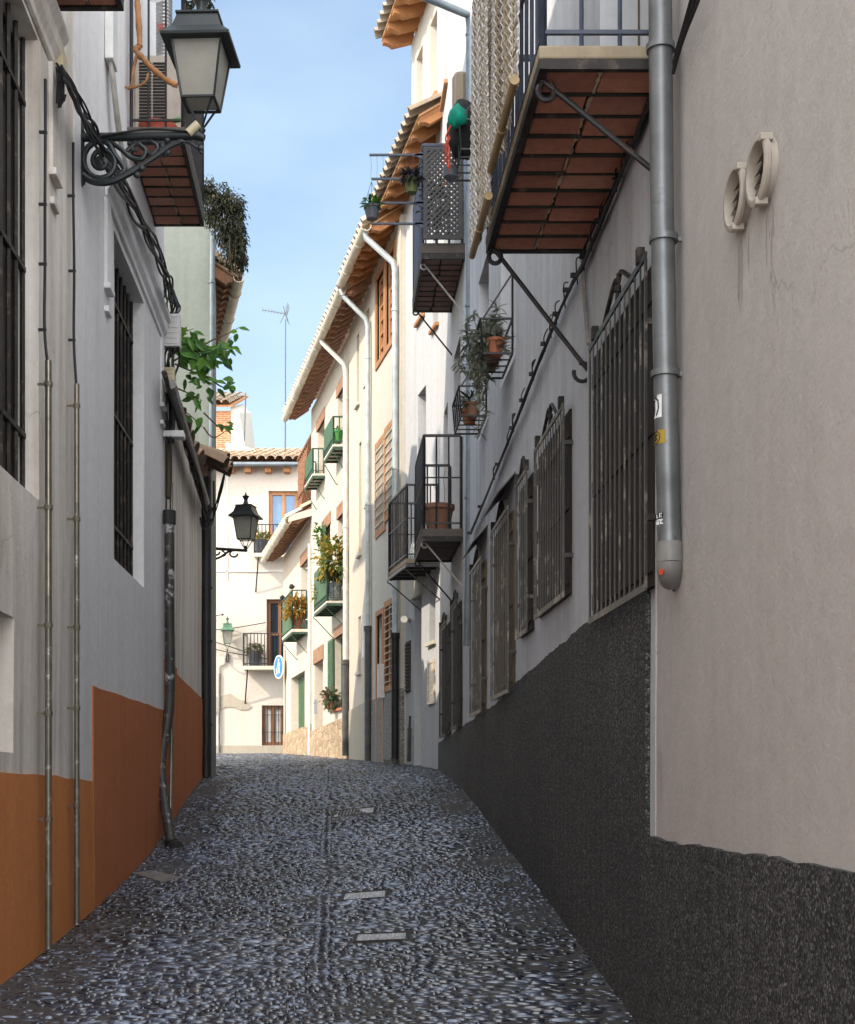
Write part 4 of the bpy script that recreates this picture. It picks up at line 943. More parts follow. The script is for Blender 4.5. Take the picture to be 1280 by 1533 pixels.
K = House('cream_house', 'cream house with orange brown framed windows and granite chip foot', KW, 19.3, 21.6, .8, 9.85, 'cream2', 4)
K.plinth(19.292, 21.598, [(19.29, 3.0), (20.4, 2.98), (21.6, 2.95)], 'granite', .015)
for a, b, za, zb in ((19.75, 20.35, 5.7, 6.95), (20.5, 21.12, 5.58, 6.9)): K.window(a, b, za, zb, .06, 'wood_o', .04, 'glass', 1, 3, surround=.09, bars=(6, 9), bar_mat='slab_w')
for a, b in ((19.72, 20.35), (20.5, 21.12)): K.window(a, b, 8.25, 9.55, .07, 'wood_o', .05, 'wood_b', 1, 5, surround=.09)
K.window(19.72, 20.38, 3.1, 4.3, .06, 'wood_o', .04, 'glass', 1, 0, surround=.09, bars=(1, 11), bar_mat='slab_w')
K.ops.append((20.62, 21.1, 1.7, 4.25, .14)); d = MB().box(KW, 20.62, 21.1, -.18, -.13, 1.7, 4.25).build('door', 'brick', K.e)
q = MB(); q.box(KW, 20.54, 20.62, -.03, .02, 1.7, 4.33); q.box(KW, 21.1, 21.18, -.03, .02, 1.7, 4.33); q.box(KW, 20.62, 21.1, -.03, .02, 4.25, 4.33); q.build('door_frame', 'wood_o', d)
MB().box(KW, 20.62, 21.1, -.13, -.1, 3.55, 4.2).build('fanlight', 'glass_b', d)
K.wall()
eave(K, 19.4, 21.55, .42, 9.88, 9.62, 7, 'rafter_o', 'board_o', 'tile', 'gutter', .21)
q = MB().box(KW, 20.45, 20.53, 0, .11, 2.93, 3.45); tag(q.build('meter_box', 'box_w', bevel=.006), 'white electricity meter box between brown door and barred window', 'meter box')
tp = [KW.W(557, 345, .42), KW.W(560, 352, .40), KW.W(592, 372, .1), KW.W(597, 385, .06)]
tp = [KW.P(19.46, .49, 9.68), KW.P(19.46, .47, 9.57), KW.P(19.42, .09, 9.2), KW.P(19.42, .06, 9.08)]+[KW.P(19.42, .06, z) for z in (7, 5, 3.75, 1.85)]
e = drainpipe('grey downpipe ending in black iron length beside granite foot', tp, .045, 'pale_zinc', [KW.P(19.42, .06, z) for z in (8.5, 6.2, 4.6)], (6, 'pipe_black', 1.25))
q = MB().tube(smooth_pts([KW.P(19.42, .06, 1.98), KW.P(19.42, .09, 1.9), KW.P(19.4, .24, 1.9)]), .075, 10); q.build('shoe', 'pipe_grey', e, smooth=True)

L = House('narrow_cream_house', 'narrow cream house with slit windows and plain beige foot', KW, 21.601, 23.8, .8, 9.7, 'cream', 4)
L.plinth(21.602, 23.8, [(21.6, 2.98), (23.8, 2.9)], 'beige_d', .014)
for a, b, za, zb in ((21.75, 22.05, 6.2, 7.6), (22.55, 22.8, 5.5, 7.4), (21.8, 22.1, 8.2, 9.4), (22.75, 23.0, 8.1, 9.3), (22.6, 22.85, 3.5, 4.45)):
    L.window(a, b, za, zb, .16, 'wood_b', .03, 'shade_w', 0, sill='slab_w')
L.wall()
q = MB().box(KW, 22.2, 22.34, 0, .03, 3.7, 4.45); q.box(KW, 22.05, 22.12, 0, .03, 3.65, 4.0)
tag(q.build('notice_board', 'sign_white', bevel=.004), 'pale blue white notice panel beside the slit window', 'notice')
MB().box(KW, 22.215, 22.325, .03, .034, 4.0, 4.42).build('print', 'glass_b', bpy.data.objects['notice_board'])
M_ = House('white_balcony_house', 'cream white house with green balconies, brown lintels and rubble stone foot', KW, 23.801, 28.65, .8, 9.6, 'cream', 4)
M_.plinth(23.802, 28.65, [(23.8, 2.82), (26, 2.76), (28.65, 2.7)], 'rubble', .03)
for a, b, zb in ((24.15, 25.1, 9.05), (26.75, 27.75, 9.1)): M_.window(a, b, 7.75, zb-.2, .22, 'wood_b', .06, 'shade_w', 1, lintel=.22)
for a, b, zb in ((24.1, 25.05, 6.65), (26.0, 26.85, 6.75)): M_.window(a, b, 4.95, zb-.1, .22, 'wood_b', .06, 'shade_w', 1, lintel=.24)
M_.ops.append((26.95, 28.2, 1.8, 4.1, .25)); d = MB().box(KW, 26.95, 28.2, -.32, -.24, 1.8, 4.1).build('door', 'wood_b', M_.e)
MB().box(KW, 26.85, 28.3, -.03, .02, 4.1, 4.4).build('lintel', 'lintel', M_.e, bevel=.006)
w = M_.window(24.5, 25.4, 3.0, 4.35, .15, 'green_wood', .05, 'glass', 1, lintel=.2, sill='terra')
for a, b in ((25.4, 26.0),):
    q = MB(); q.box(KW, a, b, .02, .05, 2.98, 4.36)
    if b-a > .2:
        for i in range(22): q.box(KW, a+.04, b-.04, .048, .06, 3.06+i*.058, 3.09+i*.058)
q.build('shutter', 'green_wood', w)
M_.wall()
bb = []
for a, b, dep, z, mat in ((24.0, 25.1, .26, 7.62, 'green_iron'), (26.65, 27.8, .26, 7.7, 'green_iron'), (23.95, 25.6, .38, 4.8, 'green_iron')):
    rl = .5 if z > 6 else .72; b_ = M_.balcony(a, b, dep, z, rl, 'slab_w', mat, .08, .1, curl=.42); bb.append(b_)
    q = MB(); q.box(KW, a+.05, b-.05, dep-.013, dep-.004, z+.2, z+.1+rl); q.build('screen', 'green_wood', b_)
eave(M_, 21.65, 29.25, .42, 9.78, 9.5, 26, 'rafter', 'board_p', 'tile', 'gutter', .21)
q = MB().box(KW, 27.9, 27.96, -.02, .05, 3.05, 3.35); tag(q.build('intercom', 'plate', bevel=.004), 'grey door intercom beside the lintelled doorway', 'intercom')
N_ = House('low_white_house', 'low white house with green door, flowered balcony and tiled pent eave', KW, 28.651, 33.75, 1.0, 7.3, 'cream', 4)
N_.plinth(28.652, 33.75, [(28.65, 2.86), (33.75, 2.8)], 'rubble', .02)
N_.ops.append((29.75, 32.2, 1.7, 4.1, .19)); d = MB().box(KW, 29.75, 32.2, -.27, -.18, 1.7, 4.1).build('door', 'green_wood', N_.e)
q = MB()
for i in range(9): q.box(KW, 29.8+i*.26, 30.0+i*.26, -.18, -.168, 2.5, 4.0)
q.build('door_panel', 'green_wood', d)
N_.window(29.25, 30.35, 4.95, 6.5, .22, 'wood_b', .06, 'shade_w', 1, lintel=.26)
N_.window(32.2, 32.6, 5.2, 6.4, .12, 'wood_b', .04, 'brick', 0)
N_.wall()
b_ = N_.balcony(29.2, 31.0, .36, 4.86, .85, 'slab_w', 'green_iron', .1, .1, curl=.42)
MB().box(KW, 29.25, 30.95, .345, .355, 5.0, 5.75).build('screen', 'green_wood', b_)
for u, o in ((29.22, .35), (30.98, .35)): MB().lathe(KW.P(u, o, 5.83), [(.01, 0), (.06, .03), (.065, .07), (.01, .12)], 10).build('finial', 'iron', b_, smooth=True)
eave(N_, 28.6, 33.7, .44, 7.4, 7.12, 16, 'rafter', 'board_p', 'tile', 'gutter', .21, .8)
MB().prism([KW.P(28.62, -.9, 7.55), KW.P(28.62, .5, 7.18), KW.P(28.62, .5, 7.32), KW.P(28.62, -.9, 7.72)], [KW.P(28.56, -.9, 7.55), KW.P(28.56, .5, 7.18), KW.P(28.56, .5, 7.32), KW.P(28.56, -.9, 7.72)]).build('verge', 'slab_w', N_.e)
# roof terrace screen
e = thing('terrace_screen', 'brown lattice screen with brick post on roof terrace of the low house', 'screen', KW.P(30, -.3, 7.5)); q = MB()
a0, a1, zb, zt = 29.0, 33.2, 7.7, 9.6
for i in range(15):
    t0 = i/15
    q.bar(KW.P(a0+(a1-a0)*t0, -.3, zb), KW.P(min(a1, a0+(a1-a0)*t0+1.9), -.3, min(zt, zb+(min(a1, a0+(a1-a0)*t0+1.9)-(a0+(a1-a0)*t0)))), .035)
    u = a0+(a1-a0)*t0; v = max(a0, u-1.9); q.bar(KW.P(u, -.28, zb), KW.P(v, -.28, zb+(u-v)), .035)
for k in range(24): q.bar(KW.P(a0+(a1-a0)*k/23, -.32, zb), KW.P(a0+(a1-a0)*k/23, -.32, zt), .03)
for z in (zb, (zb+zt)/2, zt): q.bar(KW.P(a0, -.3, z), KW.P(a1, -.3, z), .06)
q.build('lattice', 'wood_b', e)
MB().box(KW, 28.75, 29.05, -.5, -.22, 7.5, 8.4).build('brick_post', 'brick', e)
MB().box(KW, 29.05, 29.7, -.45, -.4, 7.5, 8.0).build('green_board', 'green_wood', e)
# downpipes of these houses
def wallpipe(label, u, o, z0, z1, gut, r=.045, mat='white_pipe', low=None):
    tp = ([KW.P(u+.04, gut+.07, z0+.12), KW.P(u+.03, gut+.05, z0+.03), KW.P(u+.01, o+.03, z0-.36)] if gut else [])+[KW.P(u, o, z0-.48), KW.P(u, o, (z0+z1)/2)]
    if low: tp += [KW.P(u, o, low)]
    tp += [KW.P(u, o, z1)]
    return drainpipe(label, tp, r, mat, [KW.P(u, o, z) for z in (z0-1, (z0+z1)/2+.4, z1+.6)], (len(tp)-2, 'pipe_grey', 1.35) if low else None)
wallpipe('grey downpipe with dark lower length between two cream houses', 21.62, .06, 9.5, 1.95, .42, .04, 'pale_zinc', 4.1)
wallpipe('white downpipe with grey lower length left of the slit windows', 23.82, .06, 9.45, 2.1, .42, .045, 'white_pipe', 3.75)
wallpipe('thin white downpipe on corner of the low flowered house', 28.62, .05, 7.2, 2.2, None, .03, 'white_pipe', None)
# plants
def bush(label, W, u, o, z, r0, h, mat, lm, rad, n, l, lift=.5): return potted(label, W.P(u, o, z), r0*.7, r0, h, mat, lm, rad, n, l, l*.5, lift)
bush('large straggly orange leaved bush in pale pot on the lower green balcony', KW, 24.2, .2, 4.93, .14, .3, 'ceramic', 'leaf_y', (.42, .5, .55), 700, .12, .75)
bush('orange flowering bush in terracotta pot on balcony of the low house', KW, 29.45, .2, 4.97, .13, .3, 'terra', 'leaf_o', (.36, .55, .3), 600, .11, .6)
bush('yellow flowering plant at far end of the lower green balcony', KW, 25.4, .25, 4.93, .1, .2, 'green_pot', 'leaf_y', (.2, .3, .3), 220, .1, .3)
bush('small bright green pot at the corner of the upper green balcony', KW, 24.1, .15, 7.75, .1, .22, 'green_tube', 'leaf', (.07, .07, .06), 40, .05, .3)
bush('rosy trailing plant on the sill of the green shuttered window', KW, 25.2, .12, 3.0, .09, .14, 'terra', 'leaf_r', (.2, .4, .22), 260, .09, .3)
m = MB(); foliage(m, KW.P(26.7, .08, 6.55), (.15, .5, .32), 120, .1, .05); foliage(m, KW.P(26.4, .08, 5.9), (.1, .2, .3), 60, .1, .05)
tag(m.build('climbing_plant', 'leaf', recalc=False), 'green climbing plant on cream wall above the orange bush', 'climbing plant')
MB().box(KW, 26.35, 26.9, .03, .06, 5.2, 6.7).build('shutter', 'green_wood', M_.e)
# sign
c = Vector(((417-640)/FL*33.2, 33.2, EYE+(1165-998.5)/FL*33.2)); nrm = Vector((-.86, -.5, 0)).normalized()
sd = Vector((-nrm.y, nrm.x, 0)); up = Vector((0, 0, 1))
if sd.x < 0: sd = -sd
e = thing('traffic_sign', 'round blue pedestrian sign with white walkers on brown post at the corner', 'traffic sign', (c.x+.17, c.y+.1, 2.3))
MB().lathe(c-nrm*.02, [(.295, 0), (.295, .02)], 32, nrm).build('rim', 'sign_white', e)
MB().lathe(c+nrm*.001, [(.262, 0), (.262, .003)], 32, nrm).build('panel', 'sign_blue', e)
pc = MB()
def S(x, y, k=.006): return c+nrm*k+sd*x*.262+up*y*.262
def limb(a, b, wa, wb):
    d = Vector((b[0]-a[0], b[1]-a[1])).normalized(); p = Vector((-d.y, d.x))
    P4 = [(a[0]+p.x*wa, a[1]+p.y*wa), (b[0]+p.x*wb, b[1]+p.y*wb), (b[0]-p.x*wb, b[1]-p.y*wb), (a[0]-p.x*wa, a[1]-p.y*wa)]
    pc.prism([S(x, y, .0042) for x, y in P4], [S(x, y, .0075) for x, y in P4])
def figure(ox, oy, k):
    f = lambda x, y: (ox+x*k, oy+y*k)
    pc.lathe(S(*f(0, .62), .0042), [(.13*k*.262, 0), (.13*k*.262, .003)], 14, nrm)
    for a, b, wa, wb in (((0, .45), (.02, -.05), .13, .12), ((0, .4), (-.2, .1), .06, .05), ((-.2, .1), (-.24, -.05), .05, .045), ((.04, .4), (.2, .12), .06, .05), ((.2, .12), (.28, .02), .05, .045), ((.0, -.05), (-.08, -.4), .09, .07), ((-.08, -.4), (-.12, -.75), .07, .06), ((.04, -.05), (.16, -.4), .09, .07), ((.16, -.4), (.3, -.72), .07, .06)):
        limb(f(*a), f(*b), wa*k, wb*k)
figure(.05, .08, .95); figure(-.42, -.38, .42)
pc.build('walking_figures', 'sign_white', e)
MB().tube([Vector((c.x+.17, c.y+.1, 2.2)), Vector((c.x+.17, c.y+.1, 4.9))], .03, 8).build('post', 'wood_b', e, smooth=True)

# ------------------------------------------------------------------ house across the end
E = House('end_house', 'white house closing the street, with peeling plaster and tiled roof', EW, -12, -3.4, 1.2, 10.0, 'end_w', 5)
def ebox(x0, y0, x1, y1): a, b = EW.at(x0, y1), EW.at(x1, y0); return a[0], b[0], a[1], b[1]
E.window(*ebox(402, 735, 446, 832), .12, 'wood_o', .09, 'glass_b', 1)
E.window(*ebox(399, 897, 437, 1000), .14, 'wood_b', .09, 'glass', 1, 1)
w = E.window(*ebox(392, 1056, 425, 1116), .08, 'wood_b', .09, 'curtain', 1, 0)
q = MB(); a = ebox(392, 1056, 425, 1116)
for i in range(6): u = a[0]+(a[1]-a[0])*(i+.5)/6; q.bar(EW.P(u, -.01, a[2]), EW.P(u, -.01, a[3]), .014)
for z in (a[2]+.35, a[3]-.25): q.bar(EW.P(a[0], -.01, z), EW.P(a[1], -.01, z), .014)
q.build('grille', 'iron', w)
E.plinth(-12, -3.4, [(-12, 2.55), (-3.4, 2.56)], 'beige_d', .02)
E.wall(.02)
# patch of bare render where the plaster fell
pts = [(312, 1046), (330, 1042), (345, 1038), (356, 1046), (368, 1050), (377, 1058), (372, 1062), (360, 1063), (352, 1059), (340, 1058), (330, 1062), (322, 1070), (312, 1080)]
vs = [EW.W(x, y, .022) for x, y in pts]; q = MB().prism(vs, [v+Vector((0, .03, 0)) for v in vs]); q.build('bare_render', 'beige_d', E.e)
q = MB(); q.box(EW, (340-640)/FL*35-.02, (340-640)/FL*35+.02, 0, .02, 6.9, 9.6); q.box(EW, -12, -3.45, 0, .02, EW.at(0, 855)[1]-.02, EW.at(0, 855)[1]+.02); q.build('moulding', 'white_pipe', E.e)
za = EW.at(0, 700)[1]
b = MB().hexa([Vector((-12, 34.7, za+.03)), Vector((-3.3, 34.7, za+.03)), Vector((-3.3, 39.5, za+1.45)), Vector((-12, 39.5, za+1.45)), Vector((-12, 34.7, za+.08)), Vector((-3.3, 34.7, za+.08)), Vector((-3.3, 39.5, za+1.5)), Vector((-12, 39.5, za+1.5))])
rf = b.build('roof', 'wood_b', E.e); t = MB()
for i in range(38):
    x = -12+.12+i*.23; tile_row(t, Vector((x, 34.55, za+.1)), Vector((x, 39.4, za+1.5)), .115)
t.build('tiling', 'tile', rf, smooth=True)
q = MB().tube([Vector((-12, 34.6, za)), Vector((-3.35, 34.6, za))], .06, 10); q.build('gutter', 'zinc_blue', rf, smooth=True)
for px in (346, 372, 402, 430): x = (px-640)/FL*34.9; MB().abox((x, 34.86, za-.1), (.08, .14, .07)).build('rafter', 'wood_o', rf)
for px0, px1, yt, yb, ys in ((383, 441, 790, 832, 838), (367, 421, 951, 999, 1003)):
    a, z0 = EW.at(px0, yb); b, z1 = EW.at(px1, yt)
    s_ = MB().box(EW, a, b, -.05, .45, z0-.1, z0).build('balcony', 'slab_w', E.e, bevel=.01); r = MB()
    n = 10
    for zz in (z1, z0+.06): r.bar(EW.P(a+.02, .43, zz), EW.P(b-.02, .43, zz), .025); r.bar(EW.P(a+.02, 0, zz), EW.P(a+.02, .43, zz), .025)
    for i in range(n+1): u = a+.02+(b-a-.04)*i/n; r.bar(EW.P(u, .43, z0), EW.P(u, .43, z1), .016 if i else .03)
    r.build('railing', 'iron', s_)
    MB().tube([EW.P(a+.12, .42, z0-.1), EW.P(a-.0, .02, z0-.95)], .018, 6).build('strut', 'iron', s_)
for lab, px, py, lm in (('yellow flowering planter on the upper balcony of the end house', 391, 831, 'leaf_y'), ('green and red plant in grey planter on the lower balcony of end house', 381, 998, 'leaf_r')):
    u, z = EW.at(px, py, .25); c = EW.P(u, .25, z); e = thing('planter', lab, 'planter', c, 'planters on the end house')
    MB().lathe(c, [(.13, 0), (.19, .36), (.21, .38), (.17, .38)], 16).build('pot', 'grey_pot', e, smooth=True)
    m = MB(); foliage(m, c+Vector((0, 0, .45)), (.3, .2, .17), 220, .1, .05); m.build('foliage', lm, e, recalc=False)
# stair tower behind it
TW = Front(39.8)
T = House('roof_tower', 'sunlit brick and white roof tower rising behind the end house', TW, -9.5, (345-640)/FL*39.8, 9, TW.at(0, 615)[1], 'brick', 4)
T.wall()
x1 = (345-640)/FL*39.8; z = TW.at(0, 612)[1]; tr = MB()
b = MB().hexa([Vector((-9.5, 39.6, z)), Vector((x1+.1, 39.6, z)), Vector((x1+.1, 43, z+1.25)), Vector((-9.5, 43, z+1.25)), Vector((-9.5, 39.6, z+.06)), Vector((x1+.1, 39.6, z+.06)), Vector((x1+.1, 43, z+1.31)), Vector((-9.5, 43, z+1.31))]).build('roof', 'wood_o', T.e)
for i in range(16): x = x1-.1-i*.24; tile_row(tr, Vector((x, 39.5, z+.08)), Vector((x, 43, z+1.33)), .12)
tr.build('tiling', 'tile_g', b, smooth=True)
xe = (368-640)/FL*39.8
q = MB().prism([Vector((x1+.002, 39.82, 9)), Vector((xe, 39.82, 9)), Vector((xe, 39.82, z-1.3)), Vector((x1+.25, 39.82, z-.1)), Vector((x1+.002, 39.82, z+.05))], [Vector((x1+.002, 42.5, 9)), Vector((xe, 42.5, 9)), Vector((xe, 42.5, z-1.0)), Vector((x1+.25, 42.5, z+.6)), Vector((x1+.002, 42.5, z+.9))]); q.build('side_wall', 'cream2', T.e)
q = MB().prism([U(338, 690, 38), U(338, 662, 38), U(366, 668, 38), U(405, 682, 38), U(405, 690, 38)], [U(338, 690, 38)+Vector((0, .5, 0)), U(338, 662, 38)+Vector((0, .5, 0)), U(366, 668, 38)+Vector((0, .5, 0)), U(405, 682, 38)+Vector((0, .5, 0)), U(405, 690, 38)+Vector((0, .5, 0))]); q.build('parapet', 'cream', T.e)
q = MB().tube([U(366, 660, 39), U(368, 588, 39)], .02, 5); tag(q.build('aerial_mast', 'pipe_grey'), 'short thin rod standing on the roof right of the brick tower', 'mast')
# aerial
e = thing('tv_aerial', 'tall television aerial mast above the end house roof', 'aerial', U(427, 690, 37))
MB().tube([U(427, 690, 37), U(427.5, 478, 37)], [.022, .015], 6).build('mast', 'pipe_grey', e)
q = MB(); p0, p1 = U(430, 470, 37), U(393, 464, 37.4); q.tube([p0, p1], .012, 5)
for i in range(9):
    p = p0+(p1-p0)*(i/8); q.tube([p+Vector((.0, -.1, -.09)), p+Vector((.0, .1, .09))], .005, 4)
for s in (-1, 1):
    for k in range(4): a = p0+Vector((-.02, 0, s*.05)); q.tube([a+Vector((0, -.2+.13*k, 0)), a+Vector((.06, -.2+.13*k, s*.2))], .007, 4)
q.tube([U(424, 458, 37), U(431, 482, 37)], .01, 4); q.tube([U(419, 484, 37), U(429, 466, 37)], .008, 4)
q.build('antenna', 'pipe_grey', e)
# loose wires on the end house
q = MB()
for p in ([(318, 943), (345, 941), (398, 932)], [(318, 960), (350, 970), (370, 977)], [(318, 971), (350, 978), (400, 986)]): q.tube(smooth_pts([EW.W(x, y, .1) for x, y in p]), .012, 5)
tag(q.build('wires', 'cable'), 'loose black wires strung across the wall of the end house', 'wires')
q = MB().tube([EW.W(318, 923, .06), EW.W(332, 920, .3)], .012, 5); q.lathe(EW.W(333, 920, .3), [(.02, -.03), (.04, 0), (.02, .03)], 8); tag(q.build('small_bracket', 'pipe_grey'), 'small grey spotlight bracket on end house wall above the green lamp', 'bracket')

# ------------------------------------------------------------------ lamps
def lantern(e, c, h, w0, w1, rot, metal, glass='lglass', finial=True):
    """c: bottom centre of the tapered glass body; h its height; w0 / w1 half widths at the bottom / top"""
    ph = rot+math.pi/4; k = math.sqrt(2); up = Vector((0, 0, 1)); c = Vector(c)
    crn = lambda w, z: [c+up*z+Vector((math.cos(ph+i*math.pi/2), math.sin(ph+i*math.pi/2), 0))*w*k for i in range(4)]
    b, t = crn(w0, 0), crn(w1, h); m = MB()
    for i in range(4):
        m.tube([b[i], t[i]], .05*w1, 6); j = (i+1) % 4; m.bar(b[i], b[j], .07*w1*1.2); m.bar(t[i], t[j], .07*w1)
        m.tube(smooth_pts([b[i], b[i]*.75+(c-up*h*.12)*.25, c*.8+b[i]*.2-up*h*.33, c-up*h*.42]), .045*w1, 6)
    m.lathe(c-up*h*.48, [(.08*w1*1.5, 0), (.18*w1, .02), (.18*w1, .07*h), (.08*w1, .1*h)], 10)
    m.build('lantern_frame', metal, e, smooth=True)
    b, t = crn(w0*.97, .01), crn(w1*.97, h*.99)
    MB().add(b+t, [(i, (i+1) % 4, 4+(i+1) % 4, 4+i) for i in range(4)]+[(3, 2, 1, 0)]).build('glass', glass, e)
    r = MB(); P = [(w1*1.32, h*.86), (w1*1.34, h*.90), (w1*.98, h*1.06), (w1*.95, h*1.08), (w1*.78, h*1.3), (w1*.84, h*1.31), (w1*.84, h*1.34), (w1*.5, h*1.36)]
    r.lathe(c, [(a*k, z) for a, z in P], 4, up, ph); r.build('roof', metal, e)
    f = MB().lathe(c+up*h*1.34, [(w1*.5, 0), (w1*.24, .1*h), (w1*.17, .22*h), (w1*.3, .34*h), (w1*.38, .37*h), (w1*.1, .42*h), (w1*.06, .5*h), (.002, .56*h)], 14); f.build('finial', metal, e, smooth=True)
Y1 = 8.68
e = thing('street_lamp', 'big black four sided lantern on scrolled iron bracket, nearest on the left', 'street lamp', U(122, 270, Y1), 'wall lanterns')
lantern(e, U(301, 156, Y1), .40, .105, .165, math.radians(-2), 'lamp_iron')
q = MB(); pt = lambda x, y: U(x, y, Y1)
q.tube([pt(116, 206), pt(300, 203)], .028, 10); q.tube([pt(296, 203), pt(306, 207)], [.034, .022], 10); q.bar(pt(121, 180), pt(123, 276), .03)
q.tube(smooth_pts([pt(124, 262), pt(140, 272), pt(165, 272), pt(195, 258), pt(230, 236), pt(262, 213)]), [.024]*20+[.018]*11, 8)
sp = [pt(152+(33-k*.9)*math.cos(math.radians(-70+k*-22))*.95, 242+(33-k*.9)*math.sin(math.radians(-70+k*-22))) for k in range(34)]
q.tube(sp, [.021-.0002*k for k in range(34)], 8); q.lathe(pt(151, 243), [(.001, -.03), (.04, -.015), (.04, .015), (.001, .03)], 10, Vector((0, 1, 0)))
q.tube(smooth_pts([pt(150, 208), pt(163, 216), pt(172, 232), pt(186, 252), pt(180, 262)]), .02, 8)
q.tube(smooth_pts([pt(165, 212), pt(182, 224), pt(196, 236), pt(212, 238), pt(218, 226), pt(208, 216)]), .016, 8)
q.tube(smooth_pts([pt(190, 226), pt(205, 214), pt(226, 212), pt(236, 222), pt(226, 232)]), .015, 8)
q.tube(smooth_pts([pt(240, 226), pt(256, 218), pt(276, 212), pt(296, 222), pt(302, 230)]), [.018]*12+[.01]*13, 8)
for k in range(9):
    a = pt(R(185, 270), R(212, 232)); q.lathe(a, [(.002, -.018), (.02, 0), (.002, .018)], 7, (R(-1, 1), 1, R(-1, 1)))
for x, y in ((205, 262), (300, 222), (120, 275), (212, 252), (250, 210), (140, 210)): q.lathe(pt(x, y), [(.004, -.022), (.022, -.008), (.022, .01), (.004, .022)], 8, Vector((.3, 1, .2)))
q.build('bracket', 'lamp_iron', e, smooth=True)
q = MB().tube([U(282, 200, Y1-.02), U(297, 186, Y1-.02)], .03, 10); q.build('cable_gland', 'box_c', e, smooth=True)
q = MB().tube(smooth_pts([U(122, 190, Y1), U(135, 205, Y1-.03), U(180, 199, Y1-.04), U(225, 193, Y1-.03), U(285, 197, Y1-.03)]), .008, 6); q.build('wire', 'cable', e, smooth=True)
Y2 = 19.0
e = thing('street_lamp', 'dark lantern on scrolled bracket against the end house, in the middle distance', 'street lamp', U(300, 835, Y2), 'wall lanterns')
lantern(e, U(368, 808, Y2), .36, .095, .145, math.radians(-12), 'lamp_iron')
q = MB(); pt = lambda x, y: U(x, y, Y2); q.tube([pt(285, 819), pt(366, 824)], .022, 8); q.tube(smooth_pts([pt(318, 838), pt(330, 834), pt(345, 824), pt(356, 823)]), .016, 6)
q.tube([pt(350+6*math.cos(k*.7), 829+5*math.sin(k*.7)) for k in range(8)], .014, 6); q.tube([pt(324+5*math.cos(k*.7), 826+5*math.sin(k*.7)) for k in range(8)], .014, 6); q.tube(smooth_pts([pt(332, 824), pt(338, 829), pt(334, 833)]), .012, 6)
q.tube(smooth_pts([pt(360, 823), pt(366, 824), pt(368, 817)]), .014, 6); q.build('bracket', 'lamp_iron', e, smooth=True)
c = EW.P(EW.at(343, 965)[0], .3, EW.at(343, 965)[1]); e = thing('street_lamp', 'small green topped lantern on white wall of the end house', 'street lamp', c, 'wall lanterns')
lantern(e, c, .38, .085, .13, .2, 'lamp_green')
q = MB().tube(smooth_pts([c-Vector((0, 0, .16)), c-Vector((.02, 0, .3)), c-Vector((.05, -.12, .42)), c-Vector((.05, -.3, .45))]), .018, 6); q.tube([EW.W(341, 978, .05), EW.W(341, 990, .05)], .035, 6); q.build('bracket', 'pipe_grey', e, smooth=True)
q = MB().tube(smooth_pts([EW.W(337, 985, .04), EW.W(336, 994, .04), EW.W(329, 998, .04), EW.W(328.5, 1010, .04)]), .02, 6); q.build('lamp_cable', 'cable_w', e, smooth=True)
q = MB().tube([EW.W(328.5, 1008, .05), EW.W(328, 1126, .05)], .028, 8); q.build('conduit', 'galv', e, smooth=True)

# ------------------------------------------------------------------ left side
A = House('left_house', 'dirty white house with tall barred window and ochre foot, nearest on the left', LW, -.6, 8.42, -1, 9.3, 'grey_l')
B = House('whitewashed_house', 'bluish white house with one tall barred window behind the big lantern', LW, 8.421, 12.9, -1, 12.0, 'white_l')
A.plinth(-.6, 8.42, [(-.6, 1.73), (6.5, 1.735), (8.42, 1.70)], 'orange', .008)
B.plinth(8.422, 9.06, [(8.4, 1.70), (9.06, 1.68)], 'orange', .008); B.plinth(9.061, 12.9, [(9.06, 2.325), (12.9, 2.35)], 'orange2', .010)
def bar_window(h, a, b, za, zb, d, nb):
    W = h.W; h.ops.append((a, b, za, zb, d)); mb = MB().box(W, a, b, -d-.05, -d-.02, za, zb)
    for i in range(3): u = a+(b-a)*i/2; mb.box(W, u-.03, u+.03, -d-.02, -d+.0, za, zb)
    w = mb.build('window', 'old_wood', h.e); q = MB()
    for i in range(nb): u = a+.02+(b-a-.04)*i/(nb-1); q.bar(W.P(u, -d+.045, za), W.P(u, -d+.045, zb), .02)
    for k in (.14, .5, .86): z = za+(zb-za)*k; q.box(W, a-.02, b+.02, -d+.03, -d+.06, z-.014, z+.014)
    q.build('grille', 'dark_iron', w)
bar_window(A, 6.05, 7.42, 3.24, 5.80, .13, 9); bar_window(B, 9.98, 11.52, 3.34, 5.80, .15, 9)
A.ops.append((5.9, 6.83, 1.83, 2.52, .2)); MB().box(LW, 5.9, 6.83, -.26, -.19, 1.83, 2.52).build('hatch', 'old_wood', A.e)
A.wall(.012); B.wall(.008)
def hood(h, a, b, z, mat):
    """moulded hood over a window with side drops"""
    W = h.W; prof = [(.0, z), (.02, z+.01), (.022, z+.05), (.05, z+.09), (.055, z+.16), (.085, z+.2), (.085, z+.235), (0, z+.245)]
    MB().prism([W.P(a, o, q) for o, q in prof], [W.P(b, o, q) for o, q in prof]).build('hood_moulding', mat, h.e, bevel=.004)
    for u0, u1 in ((a, a+.16), (b-.16, b)):
        m = MB().box(W, u0, u1, -.02, .022, z-.62, z); m.box(W, u0-.02, u1+.02, -.02, .045, z-.66, z-.62); m.box(W, u0, u1, -.02, .03, z-.82, z-.78); m.build('side_moulding', mat, h.e, bevel=.004)
hood(A, 5.7, 7.85, 5.83, 'grey_l'); hood(B, 9.55, 12.75, 5.86, 'white_l')
def lbalc(h, u0, u1, dep, z, rail=1.1, **k): return h.balcony(u0, u1, dep, z, rail, 'slab_d', 'iron', .13, .13, 'soffit', k.get('rows', 9), start=.03)
